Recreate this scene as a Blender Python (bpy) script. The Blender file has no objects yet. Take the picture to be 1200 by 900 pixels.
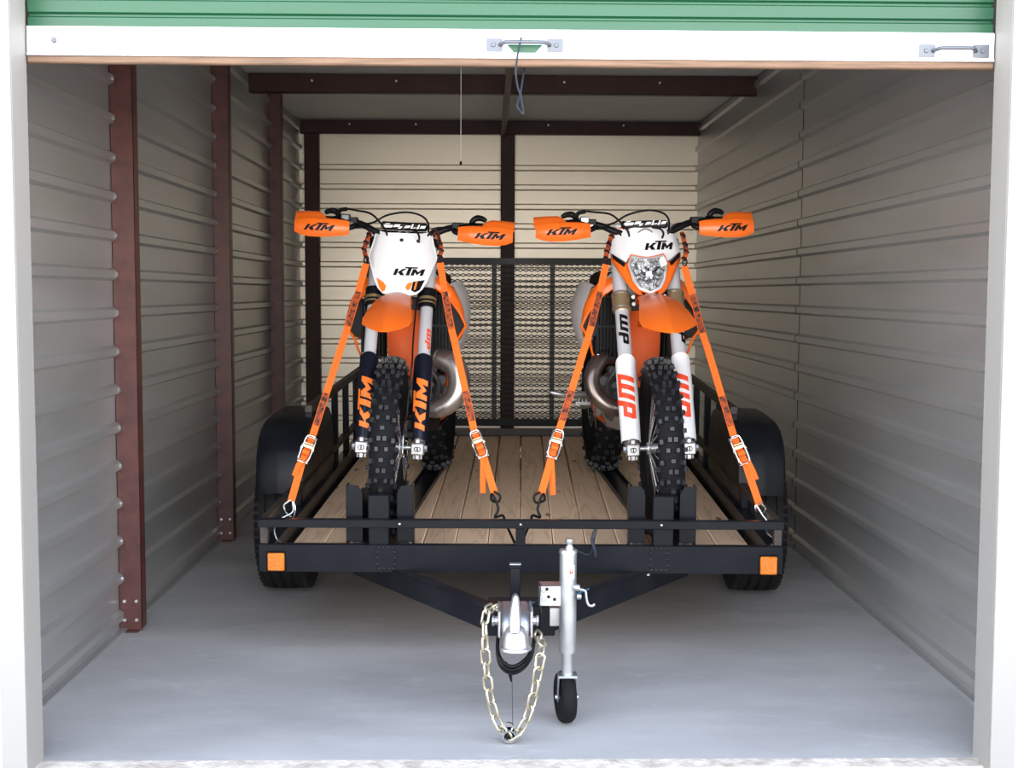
import bpy, bmesh, math, random
from mathutils import Vector, Matrix, Quaternion
random.seed(4)
R = math.radians
PI = math.pi
sc = bpy.context.scene
C = sc.collection

# ---------------------------------------------------------------- camera
F_PX, CAM_H = 1450.0, 1.33
YAW, PITCH, ROLL = R(1.106), R(4.22), R(0.2)
cam_d = bpy.data.cameras.new('camera')
cam_d.sensor_width = 36.0
cam_d.lens = F_PX / 1200.0 * 36.0
cam_d.clip_end = 200
cam = bpy.data.objects.new('camera', cam_d)
C.objects.link(cam)
CM = Matrix.Translation((0, 0, CAM_H)) @ Matrix.Rotation(-YAW, 4, 'Z') @ Matrix.Rotation(PI/2 - PITCH, 4, 'X') @ Matrix.Rotation(ROLL, 4, 'Z')
cam.matrix_world = CM
sc.camera = cam

def P(px, py, D):
    """world point seen at photo pixel (px, py) at horizontal forward distance D"""
    d = CM.to_3x3() @ Vector(((px - 600) / F_PX, (450 - py) / F_PX, -1))
    fwd = Vector((math.sin(YAW), math.cos(YAW), 0))
    return Vector((0, 0, CAM_H)) + d * (D / d.dot(fwd))
def G(px, py, z=0.0):
    d = CM.to_3x3() @ Vector(((px - 600) / F_PX, (450 - py) / F_PX, -1))
    return Vector((0, 0, CAM_H)) + d * ((z - CAM_H) / d.z)

# ---------------------------------------------------------------- light
sc.view_settings.view_transform = 'Standard'
sc.view_settings.look = 'None'
sc.view_settings.gamma = 1
sc.view_settings.use_curve_mapping = False
sc.view_settings.exposure = 0.14
try:
    sc.cycles.use_denoising = True
    sc.cycles.max_bounces = 10
    sc.cycles.diffuse_bounces = 6
    sc.cycles.sample_clamp_indirect = 8
except Exception:
    pass
world = bpy.data.worlds.new('world')
sc.world = world
world.use_nodes = True
wn, wl = world.node_tree.nodes, world.node_tree.links
wn.clear()
w_out = wn.new('ShaderNodeOutputWorld')
w_bg = wn.new('ShaderNodeBackground')
w_tc = wn.new('ShaderNodeTexCoord')
w_sep = wn.new('ShaderNodeSeparateXYZ')
w_ramp = wn.new('ShaderNodeValToRGB')
wl.new(w_tc.outputs['Generated'], w_sep.inputs[0])
wl.new(w_sep.outputs['Z'], w_ramp.inputs[0])
w_map = wn.new('ShaderNodeMapRange')
w_map.inputs['From Min'].default_value = -1; w_map.inputs['From Max'].default_value = 1
wl.new(w_sep.outputs['Z'], w_map.inputs[0]); wl.new(w_map.outputs[0], w_ramp.inputs[0])
e = w_ramp.color_ramp.elements            # sunlit concrete yard below the horizon, bright haze at it, blue above
e[0].position = 0.0; e[0].color = (1.1, 1.06, 1.0, 1)
e[1].position = 1.0; e[1].color = (0.42, 0.60, 0.95, 1)
for pos, col in ((0.47, (2.3, 2.2, 2.05, 1)), (0.53, (3.2, 3.1, 2.95, 1)), (0.65, (1.3, 1.45, 1.7, 1))):
    q = e.new(pos); q.color = col
wl.new(w_ramp.outputs[0], w_bg.inputs[0])
w_bg.inputs[1].default_value = 2.9
wl.new(w_bg.outputs[0], w_out.inputs[0])
# the open doorway, given to the renderer as a portal for the daylight (gives off no light itself)
por_d = bpy.data.lights.new('doorway_portal', 'AREA')
por_d.shape = 'RECTANGLE'; por_d.size = 2.8; por_d.size_y = 2.05
por_d.cycles.is_portal = True
por = bpy.data.objects.new('doorway_portal', por_d)
C.objects.link(por)
por.matrix_world = Matrix.Translation((0.07, 3.44, 1.04)) @ Matrix.Rotation(PI/2, 4, 'X')

# ---------------------------------------------------------------- materials
def mat(name, col, rough=0.5, metal=0.0, var=0.0, vscale=8.0, col2=None, bump=0.0, bscale=40.0, coat=0.0, stretch=None, detail=4.0, spec=0.5, rvar=0.0):
    m = bpy.data.materials.new(name)
    m.use_nodes = True
    nt = m.node_tree
    n, l = nt.nodes, nt.links
    b = n['Principled BSDF']
    b.inputs['Base Color'].default_value = (*col, 1)
    b.inputs['Roughness'].default_value = rough
    b.inputs['Metallic'].default_value = metal
    b.inputs['Coat Weight'].default_value = coat
    b.inputs['Specular IOR Level'].default_value = spec
    tc = n.new('ShaderNodeTexCoord')
    mp = n.new('ShaderNodeMapping')
    l.new(tc.outputs['Object'], mp.inputs[0])
    if stretch: mp.inputs['Scale'].default_value = stretch
    if var > 0 or col2:
        ns = n.new('ShaderNodeTexNoise')
        ns.inputs['Scale'].default_value = vscale
        ns.inputs['Detail'].default_value = detail
        l.new(mp.outputs[0], ns.inputs['Vector'])
        rp = n.new('ShaderNodeValToRGB')
        c2 = col2 if col2 else tuple(c * (1 - var) for c in col)
        rp.color_ramp.elements[0].position = 0.35; rp.color_ramp.elements[0].color = (*c2, 1)
        rp.color_ramp.elements[1].position = 0.65; rp.color_ramp.elements[1].color = (*col, 1)
        l.new(ns.outputs['Fac'], rp.inputs[0])
        l.new(rp.outputs[0], b.inputs['Base Color'])
        if rvar:
            mr = n.new('ShaderNodeMapRange')
            mr.inputs['To Min'].default_value = rough - rvar; mr.inputs['To Max'].default_value = rough + rvar
            l.new(ns.outputs['Fac'], mr.inputs[0]); l.new(mr.outputs[0], b.inputs['Roughness'])
    if bump > 0:
        nb = n.new('ShaderNodeTexNoise')
        nb.inputs['Scale'].default_value = bscale
        nb.inputs['Detail'].default_value = 5
        l.new(mp.outputs[0], nb.inputs['Vector'])
        bp = n.new('ShaderNodeBump')
        bp.inputs['Strength'].default_value = bump
        bp.inputs['Distance'].default_value = 0.01
        l.new(nb.outputs['Fac'], bp.inputs['Height'])
        l.new(bp.outputs[0], b.inputs['Normal'])
    return m

M = {}
M['galv'] = mat('galvanised_sheet', (0.53, 0.53, 0.52), 0.40, 0.7, var=0.13, vscale=2.2, bump=0.04, bscale=3, stretch=(1, .35, 3), rvar=0.06)
M['cream_sheet'] = mat('cream_painted_sheet', (0.97, 0.87, 0.72), 0.38, 0.6, var=0.06, vscale=1.5)
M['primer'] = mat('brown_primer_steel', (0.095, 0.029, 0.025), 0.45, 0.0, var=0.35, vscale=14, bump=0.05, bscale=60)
M['beam'] = mat('shaded_primer_steel', (0.045, 0.015, 0.013), 0.5, var=0.3, vscale=12, spec=0.3)  # the brown primer darkened: shade at roof and back put into its colour
M['ceil'] = mat('ceiling_vinyl', (0.82, 0.80, 0.77), 0.55, var=0.08, vscale=1.2, bump=0.25, bscale=2.0)
M['bolt'] = mat('zinc_bolt', (0.7, 0.7, 0.68), 0.3, 0.9)
M['stucco'] = mat('cream_painted_wall', (0.84, 0.81, 0.76), 0.8, bump=0.05, bscale=120)
M['jamb'] = mat('jamb_paint', (0.30, 0.29, 0.27), 0.55)
M['green'] = mat('green_door_paint', (0.010, 0.078, 0.034), 0.35, var=0.12, vscale=3, stretch=(1, 1, 6))
M['white_metal'] = mat('white_bar_paint', (0.86, 0.87, 0.9), 0.35)
M['seal'] = mat('brown_door_seal', (0.20, 0.12, 0.075), 0.8, var=0.4, vscale=30, stretch=(.2, 1, 4))
M['orange'] = mat('orange_plastic', (0.80, 0.135, 0.008), 0.33, coat=0.15)
M['orange_paint'] = mat('orange_frame_and_shaded_flap', (0.55, 0.075, 0.006), 0.4)
M['webbing'] = mat('orange_webbing', (0.80, 0.13, 0.008), 0.8, bump=0.3, bscale=400)
M['camo'] = mat('patterned_webbing', (0.42, 0.07, 0.01), 0.8, col2=(0.008, 0.008, 0.012), vscale=70)
M['white'] = mat('white_plastic', (0.78, 0.78, 0.80), 0.35, coat=0.15)
M['tank'] = mat('translucent_white_tank', (0.70, 0.68, 0.68), 0.4)
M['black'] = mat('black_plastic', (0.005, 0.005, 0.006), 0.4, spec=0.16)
M['matte'] = mat('black_rubber', (0.006, 0.006, 0.007), 0.7, spec=0.14, bump=0.1, bscale=120)
M['knob'] = mat('tread_rubber', (0.018, 0.019, 0.022), 0.5, col2=(0.012, 0.012, 0.014), vscale=60)
M['navy'] = mat('dark_navy_plastic', (0.004, 0.006, 0.014), 0.3, spec=0.3)
M['fork'] = mat('silver_fork_tube', (0.66, 0.67, 0.71), 0.26, 0.35)
M['chrome'] = mat('chromed_steel', (0.62, 0.62, 0.62), 0.2, 1.0)
M['alloy'] = mat('cast_alloy', (0.48, 0.48, 0.49), 0.36, 0.85, var=0.15, vscale=40)
M['zinc'] = mat('zinc_plated_steel', (0.50, 0.52, 0.53), 0.34, 0.85, var=0.2, vscale=14, rvar=0.08)
M['yzinc'] = mat('yellow_zinc_chain', (0.55, 0.49, 0.36), 0.33, 0.85)
M['pipe'] = mat('bare_steel_pipe', (0.50, 0.46, 0.43), 0.32, 0.9, col2=(0.36, 0.31, 0.29), vscale=7)
M['pipe_dark'] = mat('heat_tinted_pipe', (0.22, 0.175, 0.155), 0.3, 0.9, col2=(0.12, 0.095, 0.09), vscale=8)
M['skid'] = mat('grey_skid_plate', (0.30, 0.28, 0.27), 0.45, 0.6)
M['handle'] = mat('dark_zinc_handle', (0.13, 0.14, 0.16), 0.45, 0.7)  # zinc darkened so the handles show against the blown-out white bar
M['loop'] = mat('black_soft_loop', (0.006, 0.006, 0.008), 0.8, col2=(0.42, 0.06, 0.008), vscale=45, spec=0.2)
M['gold'] = mat('brass_toned_clamp', (0.62, 0.47, 0.26), 0.3, 0.85)
M['engine'] = mat('engine_casting', (0.13, 0.13, 0.135), 0.45, 0.6, var=0.3, vscale=20)
M['red'] = mat('red_print', (0.78, 0.06, 0.015), 0.4)
M['ink'] = mat('black_print', (0.003, 0.003, 0.004), 0.5, spec=0.2)
M['orange_print'] = mat('orange_print', (0.95, 0.20, 0.02), 0.4)
M['white_print'] = mat('white_print', (0.85, 0.85, 0.85), 0.5)
M['frame'] = mat('black_trailer_paint', (0.005, 0.006, 0.009), 0.32, spec=0.16, col2=(0.009, 0.010, 0.013), vscale=6, rvar=0.08, bump=0.03, bscale=20)
M['rust'] = mat('worn_black_steel', (0.02, 0.019, 0.018), 0.5, col2=(0.05, 0.032, 0.02), vscale=25)
M['mesh'] = mat('black_expanded_metal', (0.02, 0.02, 0.021), 0.5)
M['tyre'] = mat('trailer_tyre', (0.010, 0.010, 0.011), 0.7, spec=0.25, var=0.3, vscale=30)
M['amber'] = mat('amber_reflector', (0.66, 0.15, 0.002), 0.3, coat=0.1, bump=0.5, bscale=180)
M['amber'].node_tree.nodes['Principled BSDF'].inputs['Subsurface Weight'].default_value = 0.2
M['mirror'] = mat('lamp_reflector', (0.85, 0.85, 0.85), 0.22, 0.85)
M['cord'] = mat('blue_grey_cord', (0.02, 0.026, 0.038), 0.5, spec=0.2)
M['string'] = mat('white_string', (0.75, 0.74, 0.7), 0.8)
M['bluewire'] = mat('blue_wire', (0.02, 0.10, 0.2), 0.5)

def glass(name, col, rough=0.02, alpha_thin=True):
    m = mat(name, col, rough)
    b = m.node_tree.nodes['Principled BSDF']
    b.inputs['Transmission Weight'].default_value = 1.0
    b.inputs['IOR'].default_value = 1.3
    return m
M['glass'] = glass('clear_lens', (0.97, 0.98, 1.0))

def wood():
    m = bpy.data.materials.new('deck_wood'); m.use_nodes = True
    n, l = m.node_tree.nodes, m.node_tree.links
    b = n['Principled BSDF']; b.inputs['Roughness'].default_value = 0.75
    tc = n.new('ShaderNodeTexCoord'); oi = n.new('ShaderNodeObjectInfo')
    add = n.new('ShaderNodeVectorMath'); add.operation = 'MULTIPLY_ADD'
    add.inputs[1].default_value = (1, 1, 1)
    cmb = n.new('ShaderNodeCombineXYZ')
    mul = n.new('ShaderNodeMath'); mul.operation = 'MULTIPLY'; mul.inputs[1].default_value = 40
    l.new(oi.outputs['Random'], mul.inputs[0]); l.new(mul.outputs[0], cmb.inputs[1]); l.new(mul.outputs[0], cmb.inputs[2])
    l.new(tc.outputs['Object'], add.inputs[0]); l.new(cmb.outputs[0], add.inputs[2])
    mp = n.new('ShaderNodeMapping'); mp.inputs['Scale'].default_value = (10, .75, 9)
    l.new(add.outputs[0], mp.inputs[0])
    wv = n.new('ShaderNodeTexNoise'); wv.inputs['Scale'].default_value = 1.6; wv.inputs['Detail'].default_value = 2; wv.inputs['Distortion'].default_value = 0.7
    l.new(mp.outputs[0], wv.inputs['Vector'])
    rg = n.new('ShaderNodeMath'); rg.operation = 'MULTIPLY'; rg.inputs[1].default_value = 9
    fr = n.new('ShaderNodeMath'); fr.operation = 'PINGPONG'; fr.inputs[1].default_value = 1.0
    l.new(wv.outputs['Fac'], rg.inputs[0]); l.new(rg.outputs[0], fr.inputs[0])
    rp = n.new('ShaderNodeValToRGB')
    rp.color_ramp.elements[0].position = 0.0; rp.color_ramp.elements[0].color = (0.70, 0.47, 0.28, 1)
    rp.color_ramp.elements[1].position = 0.35; rp.color_ramp.elements[1].color = (0.86, 0.60, 0.38, 1)
    l.new(fr.outputs[0], rp.inputs[0])
    kn = n.new('ShaderNodeTexVoronoi'); kn.inputs['Scale'].default_value = 1.0
    mp2 = n.new('ShaderNodeMapping'); mp2.inputs['Scale'].default_value = (7, 2.6, 3)
    l.new(add.outputs[0], mp2.inputs[0]); l.new(mp2.outputs[0], kn.inputs['Vector'])
    kr = n.new('ShaderNodeValToRGB')
    kr.color_ramp.elements[0].position = 0.05; kr.color_ramp.elements[0].color = (0.30, 0.22, 0.18, 1)
    kr.color_ramp.elements[1].position = 0.11; kr.color_ramp.elements[1].color = (1, 1, 1, 1)
    l.new(kn.outputs['Distance'], kr.inputs[0])
    hv = n.new('ShaderNodeMapRange'); hv.inputs['To Min'].default_value = 0.86; hv.inputs['To Max'].default_value = 1.08
    l.new(oi.outputs['Random'], hv.inputs[0])
    mx = n.new('ShaderNodeMix'); mx.data_type = 'RGBA'; mx.blend_type = 'MULTIPLY'; mx.inputs[0].default_value = 1
    l.new(rp.outputs[0], mx.inputs[6]); l.new(kr.outputs[0], mx.inputs[7])
    mx2 = n.new('ShaderNodeMix'); mx2.data_type = 'RGBA'; mx2.blend_type = 'MULTIPLY'; mx2.inputs[0].default_value = 1
    l.new(mx.outputs[2], mx2.inputs[6]); l.new(hv.outputs[0], mx2.inputs[7])
    l.new(mx2.outputs[2], b.inputs['Base Color'])
    bp = n.new('ShaderNodeBump'); bp.inputs['Strength'].default_value = 0.15; bp.inputs['Distance'].default_value = 0.004
    l.new(fr.outputs[0], bp.inputs['Height']); l.new(bp.outputs[0], b.inputs['Normal'])
    return m
M['wood'] = wood()

def concrete():
    m = bpy.data.materials.new('concrete_slab'); m.use_nodes = True
    n, l = m.node_tree.nodes, m.node_tree.links
    b = n['Principled BSDF']
    tc = n.new('ShaderNodeTexCoord')
    n1 = n.new('ShaderNodeTexNoise'); n1.inputs['Scale'].default_value = 1.3; n1.inputs['Detail'].default_value = 7; n1.inputs['Roughness'].default_value = 0.62
    n2 = n.new('ShaderNodeTexNoise'); n2.inputs['Scale'].default_value = 90; n2.inputs['Detail'].default_value = 3
    n3 = n.new('ShaderNodeTexNoise'); n3.inputs['Scale'].default_value = 7; n3.inputs['Detail'].default_value = 8; n3.inputs['Distortion'].default_value = 1.2
    mp = n.new('ShaderNodeMapping'); mp.inputs['Scale'].default_value = (0.7, 1.6, 1)
    l.new(tc.outputs['Object'], mp.inputs[0])
    for q in (n1, n3): l.new(mp.outputs[0], q.inputs['Vector'])
    l.new(tc.outputs['Object'], n2.inputs['Vector'])
    rp = n.new('ShaderNodeValToRGB')
    rp.color_ramp.elements[0].position = 0.32; rp.color_ramp.elements[0].color = (0.325, 0.31, 0.30, 1)
    rp.color_ramp.elements[1].position = 0.68; rp.color_ramp.elements[1].color = (0.46, 0.442, 0.425, 1)
    l.new(n1.outputs['Fac'], rp.inputs[0])
    r3 = n.new('ShaderNodeValToRGB')
    r3.color_ramp.elements[0].position = 0.60; r3.color_ramp.elements[0].color = (0, 0, 0, 1)
    r3.color_ramp.elements[1].position = 0.72; r3.color_ramp.elements[1].color = (1, 1, 1, 1)
    l.new(n3.outputs['Fac'], r3.inputs[0])
    mx = n.new('ShaderNodeMix'); mx.data_type = 'RGBA'
    mf = n.new('ShaderNodeMath'); mf.operation = 'MULTIPLY'; mf.inputs[1].default_value = 0.3
    l.new(r3.outputs[0], mf.inputs[0]); l.new(mf.outputs[0], mx.inputs[0])
    l.new(rp.outputs[0], mx.inputs[6]); mx.inputs[7].default_value = (0.52, 0.52, 0.53, 1)
    l.new(mx.outputs[2], b.inputs['Base Color'])
    b.inputs['Roughness'].default_value = 0.62
    bp = n.new('ShaderNodeBump'); bp.inputs['Strength'].default_value = 0.12; bp.inputs['Distance'].default_value = 0.004
    l.new(n2.outputs['Fac'], bp.inputs['Height']); l.new(bp.outputs[0], b.inputs['Normal'])
    return m
M['concrete'] = concrete()
M['slab_edge'] = mat('worn_slab_edge', (0.62, 0.55, 0.47), 0.85, col2=(0.40, 0.34, 0.28), vscale=18, bump=0.6, bscale=50)
M['ground'] = mat('gravelly_asphalt', (0.30, 0.27, 0.25), 0.9, col2=(0.2, 0.17, 0.16), vscale=60, bump=0.6, bscale=90)

# ---------------------------------------------------------------- mesh builder
class MB:
    def __init__(s): s.v = []; s.f = []
    def add(s, vs, fs):
        o = len(s.v)
        s.v += [Vector(p) for p in vs]
        s.f += [tuple(i + o for i in f) for f in fs]
        return s
    def xf(s, m):
        s.v = [m @ p for p in s.v]; return s
    def hexa(s, p):
        return s.add(p, [(0,3,2,1),(4,5,6,7),(0,1,5,4),(1,2,6,5),(2,3,7,6),(3,0,4,7)])
    def bx(s, x0, x1, y0, y1, z0, z1, m=None):
        p = [Vector(q) for q in ((x0,y0,z0),(x1,y0,z0),(x1,y1,z0),(x0,y1,z0),(x0,y0,z1),(x1,y0,z1),(x1,y1,z1),(x0,y1,z1))]
        if m is not None: p = [m @ q for q in p]
        return s.hexa(p)
    def beam(s, a, b, w, h, up=(0,0,1)):
        a, b = Vector(a), Vector(b); d = (b - a).normalized()
        side = d.cross(Vector(up)).normalized(); u = side.cross(d).normalized()
        ps = []
        for q in (a, b):
            ps += [q - side*w/2 - u*h/2, q + side*w/2 - u*h/2, q + side*w/2 + u*h/2, q - side*w/2 + u*h/2]
        return s.add(ps, [(0,3,2,1),(4,5,6,7),(0,1,5,4),(1,2,6,5),(2,3,7,6),(3,0,4,7)])
    def tube(s, pts, r, n=10, closed=False, flat=1.0):
        pts = [Vector(p) for p in pts]; N = len(pts)
        rs = r if isinstance(r, (list, tuple)) else [r]*N
        tg = []
        for i in range(N):
            if closed: t = pts[(i+1)%N] - pts[i-1]
            else: t = pts[min(i+1,N-1)] - pts[max(i-1,0)]
            tg.append(t.normalized())
        a = Vector((0,0,1)) if abs(tg[0].z) < 0.9 else Vector((1,0,0))
        u = tg[0].cross(a).normalized()
        vs = []
        for i in range(N):
            if i: 
                u = (u - tg[i]*u.dot(tg[i]))
                u.normalize()
            w = tg[i].cross(u)
            for k in range(n):
                an = 2*PI*k/n
                vs.append(pts[i] + u*math.cos(an)*rs[i] + w*math.sin(an)*rs[i]*flat)
        fs = []
        for i in range(N if closed else N-1):
            j = (i+1) % N
            for k in range(n):
                k2 = (k+1) % n
                fs.append((i*n+k, i*n+k2, j*n+k2, j*n+k))
        if not closed:
            fs.append(tuple(range(n-1,-1,-1))); fs.append(tuple((N-1)*n+k for k in range(n)))
        return s.add(vs, fs)
    def cyl(s, a, b, r0, r1=None, n=16):
        return s.tube([a, b], [r0, r0 if r1 is None else r1], n)
    def lathe(s, prof, c, ax, n=32, closed=False):
        """prof: list of (radius, offset along ax)"""
        c = Vector(c); ax = Vector(ax).normalized()
        a = Vector((0,0,1)) if abs(ax.z) < 0.9 else Vector((1,0,0))
        u = ax.cross(a).normalized(); w = ax.cross(u)
        m = len(prof); vs = []
        for k in range(n):
            an = 2*PI*k/n
            d = u*math.cos(an) + w*math.sin(an)
            for (r, o) in prof: vs.append(c + d*max(r, 1e-5) + ax*o)
        fs = []
        for k in range(n):
            k2 = (k+1) % n
            for i in range(m if closed else m-1):
                j = (i+1) % m
                fs.append((k*m+i, k*m+j, k2*m+j, k2*m+i))
        return s.add(vs, fs)
    def sheet(s, rows, th=0.003, n=None):
        """grid of points, made solid by offsetting along n (or the grid normal)"""
        rows = [[Vector(p) for p in r] for r in rows]
        a, b = len(rows), len(rows[0]); back = []
        for i in range(a):
            br = []
            for j in range(b):
                if n is not None: nn = Vector(n).normalized()
                else:
                    du = rows[min(i+1,a-1)][j] - rows[max(i-1,0)][j]
                    dv = rows[i][min(j+1,b-1)] - rows[i][max(j-1,0)]
                    nn = du.cross(dv)
                    nn = nn.normalized() if nn.length > 1e-12 else Vector((0,0,1))
                br.append(rows[i][j] + nn*th)
            back.append(br)
        vs = [p for r in rows for p in r] + [p for r in back for p in r]
        o = a*b; fs = []
        for i in range(a-1):
            for j in range(b-1):
                q = (i*b+j, i*b+j+1, (i+1)*b+j+1, (i+1)*b+j)
                fs.append(q); fs.append(tuple(o+k for k in reversed(q)))
        for j in range(b-1):
            fs.append((j+1, j, o+j, o+j+1)); k = (a-1)*b
            fs.append((k+j, k+j+1, o+k+j+1, o+k+j))
        for i in range(a-1):
            fs.append((i*b, (i+1)*b, o+(i+1)*b, o+i*b))
            fs.append(((i+1)*b+b-1, i*b+b-1, o+i*b+b-1, o+(i+1)*b+b-1))
        return s.add(vs, fs)
    def loft(s, rings, caps=True):
        m = len(rings[0]); vs = [p for r in rings for p in r]; fs = []
        for i in range(len(rings)-1):
            for k in range(m):
                k2 = (k+1) % m
                fs.append((i*m+k, i*m+k2, (i+1)*m+k2, (i+1)*m+k))
        if caps:
            fs.append(tuple(range(m-1,-1,-1))); fs.append(tuple((len(rings)-1)*m+k for k in range(m)))
        return s.add(vs, fs)
    def prism(s, poly, f, d):
        """polygon of (u, v); f(u, v, w) -> point; w from 0 to d"""
        m = len(poly)
        vs = [f(u, v, 0) for u, v in poly] + [f(u, v, d) for u, v in poly]
        fs = [tuple(range(m-1,-1,-1)), tuple(range(m, 2*m))]
        for k in range(m):
            k2 = (k+1) % m
            fs.append((k, k2, m+k2, m+k))
        return s.add(vs, fs)
    def build(s, name, m, parent=None, bevel=0.0, smooth=True, sharp=38, label=None, kind=None, xf=None):
        me = bpy.data.meshes.new(name)
        vs = s.v if xf is None else [xf @ p for p in s.v]
        me.from_pydata([tuple(p) for p in vs], [], s.f)
        bm = bmesh.new(); bm.from_mesh(me)
        bmesh.ops.recalc_face_normals(bm, faces=bm.faces)
        if bevel > 0:
            es = [e for e in bm.edges if len(e.link_faces) == 2 and e.calc_face_angle(0) > R(40)]
            bmesh.ops.bevel(bm, geom=es, offset=bevel, segments=1, affect='EDGES', clamp_overlap=True)
        if smooth:
            for f in bm.faces: f.smooth = True
            for e in bm.edges:
                if len(e.link_faces) == 2 and e.calc_face_angle(0) > R(sharp): e.smooth = False
        bm.to_mesh(me); bm.free()
        mm = M[m] if isinstance(m, str) else m
        me.materials.append(mm)
        o = bpy.data.objects.new(name, me); C.objects.link(o)
        if parent is not None: o.parent = parent
        if label: o['label'] = label
        if kind: o['kind'] = kind
        return o

def empty(name, mw=None, label=None, cat=None, group=None, kind=None, parent=None):
    o = bpy.data.objects.new(name, None); C.objects.link(o)
    o.empty_display_size = 0.1
    if mw is not None: o.matrix_basis = mw
    if parent is not None: o.parent = parent
    if label: o['label'] = label
    if cat: o['category'] = cat
    if group: o['group'] = group
    if kind: o['kind'] = kind
    return o

def curve(pts, n=6):
    """Catmull-Rom through points"""
    pts = [Vector(p) for p in pts]; out = []
    for i in range(len(pts)-1):
        p0 = pts[max(i-1,0)]; p1 = pts[i]; p2 = pts[i+1]; p3 = pts[min(i+2,len(pts)-1)]
        for k in range(n):
            t = k/n
            out.append(0.5*((2*p1) + (p2-p0)*t + (2*p0-5*p1+4*p2-p3)*t*t + (3*p1-p0-3*p2+p3)*t**3))
    out.append(pts[-1]); return out
def hexhead(mb, c, ax, r, h, n=6):
    c = Vector(c); ax = Vector(ax).normalized()
    mb.tube([c, c+ax*h], r, n)

# letters as convex quads: (u, v) with capital height 1
GL = {
 'KTM': [[(0,0),(.36,0),(.36,1),(0,1)], [(.3,.36),(.66,.36),(1.3,1),(.84,1)], [(.80,0),(1.28,0),(.82,.62),(.44,.5)],
         [(1.05,1.08),(2.45,1.08),(2.45,1.3),(1.05,1.3)], [(1.42,0),(1.82,0),(1.82,1.1),(1.42,1.1)],
         [(1.98,0),(2.34,0),(2.34,1),(1.98,1)], [(2.98,0),(3.34,0),(3.34,1),(2.98,1)],
         [(2.3,.55),(2.66,.08),(2.66,.55),(2.3,1)], [(2.66,.08),(3.02,.55),(3.02,1),(2.66,.55)]],
 'WP': [[(0,0),(.3,0),(.3,1),(0,1)], [(.52,0),(.82,0),(.82,1),(.52,1)], [(1.04,0),(1.34,0),(1.34,1),(1.04,1)], [(.2,0),(1.14,0),(1.14,.24),(.2,.24)],
        [(1.52,-.3),(1.82,-.3),(1.82,1),(1.52,1)], [(1.8,.76),(2.4,.76),(2.3,1),(1.8,1)], [(2.1,.3),(2.4,.4),(2.4,.8),(2.1,.8)], [(1.8,.26),(2.4,.26),(2.4,.5),(1.8,.5)]],
}
GW = {'KTM': 3.34, 'WP': 2.4}
def lettering(mb, word, W, H, mapf, slant=0.25, th=0.0012, nu=2, nv=3):
    """mapf(u, v, d): u in 0..W, v in 0..H -> point, d metres proud of the surface"""
    for q in GL[word]:
        q = [Vector(((u + slant*v)*W/GW[word], v*H)) for u, v in q]
        front, back = [], []
        for i in range(nv+1):
            t = i/nv; fr, bk = [], []
            for j in range(nu+1):
                w = j/nu
                p = q[0].lerp(q[1], w).lerp(q[3].lerp(q[2], w), t)
                fr.append(mapf(p.x, p.y, th)); bk.append(mapf(p.x, p.y, 0.0))
            front.append(fr); back.append(bk)
        a, b = nv+1, nu+1
        vs = [p for r in front for p in r] + [p for r in back for p in r]; o = a*b; fs = []
        for i in range(a-1):
            for j in range(b-1):
                f = (i*b+j, i*b+j+1, (i+1)*b+j+1, (i+1)*b+j); fs += [f, tuple(o+k for k in reversed(f))]
        for j in range(b-1):
            fs.append((j+1, j, o+j, o+j+1)); k = (a-1)*b; fs.append((k+j, k+j+1, o+k+j+1, o+k+j))
        for i in range(a-1):
            fs.append((i*b, (i+1)*b, o+(i+1)*b, o+i*b)); fs.append(((i+1)*b+b-1, i*b+b-1, o+i*b+b-1, o+(i+1)*b+b-1))
        mb.add(vs, fs)
    return mb

# ================================================================ THE STORAGE UNIT
XL, XR, YF, YB, ZC = -1.445, 1.607, 3.46, 9.58, 2.62
PITCHR, Z0R = 0.148, 2.283
def ribs(z0, z1, plain_above=99, off=0.0):
    """(z, depth into the room) profile of ribbed sheet"""
    pr = [(z0, 0)]
    k = -30; zz = []
    while k < 12:
        zc = Z0R + off + k*PITCHR; k += 1
        if zc - .03 > z0 and zc + .03 < z1 and zc < plain_above: zz.append(zc)
    for zc in zz: pr += [(zc-.025, 0), (zc-.014, .020), (zc+.014, .020), (zc+.025, 0)]
    pr.append((z1, 0)); return pr
def panel_x(x, sgn, y0, y1, z0, z1, parent, tilt=0.0, off=0.0):
    mb = MB()
    mb.sheet([[(x + sgn*d, y0, z), (x + sgn*(d + tilt), y1, z)] for z, d in ribs(z0, z1, off=off)], 0.0012, (-sgn, 0, 0))
    return mb.build('wall_panel', 'galv', parent, sharp=15)

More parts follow.
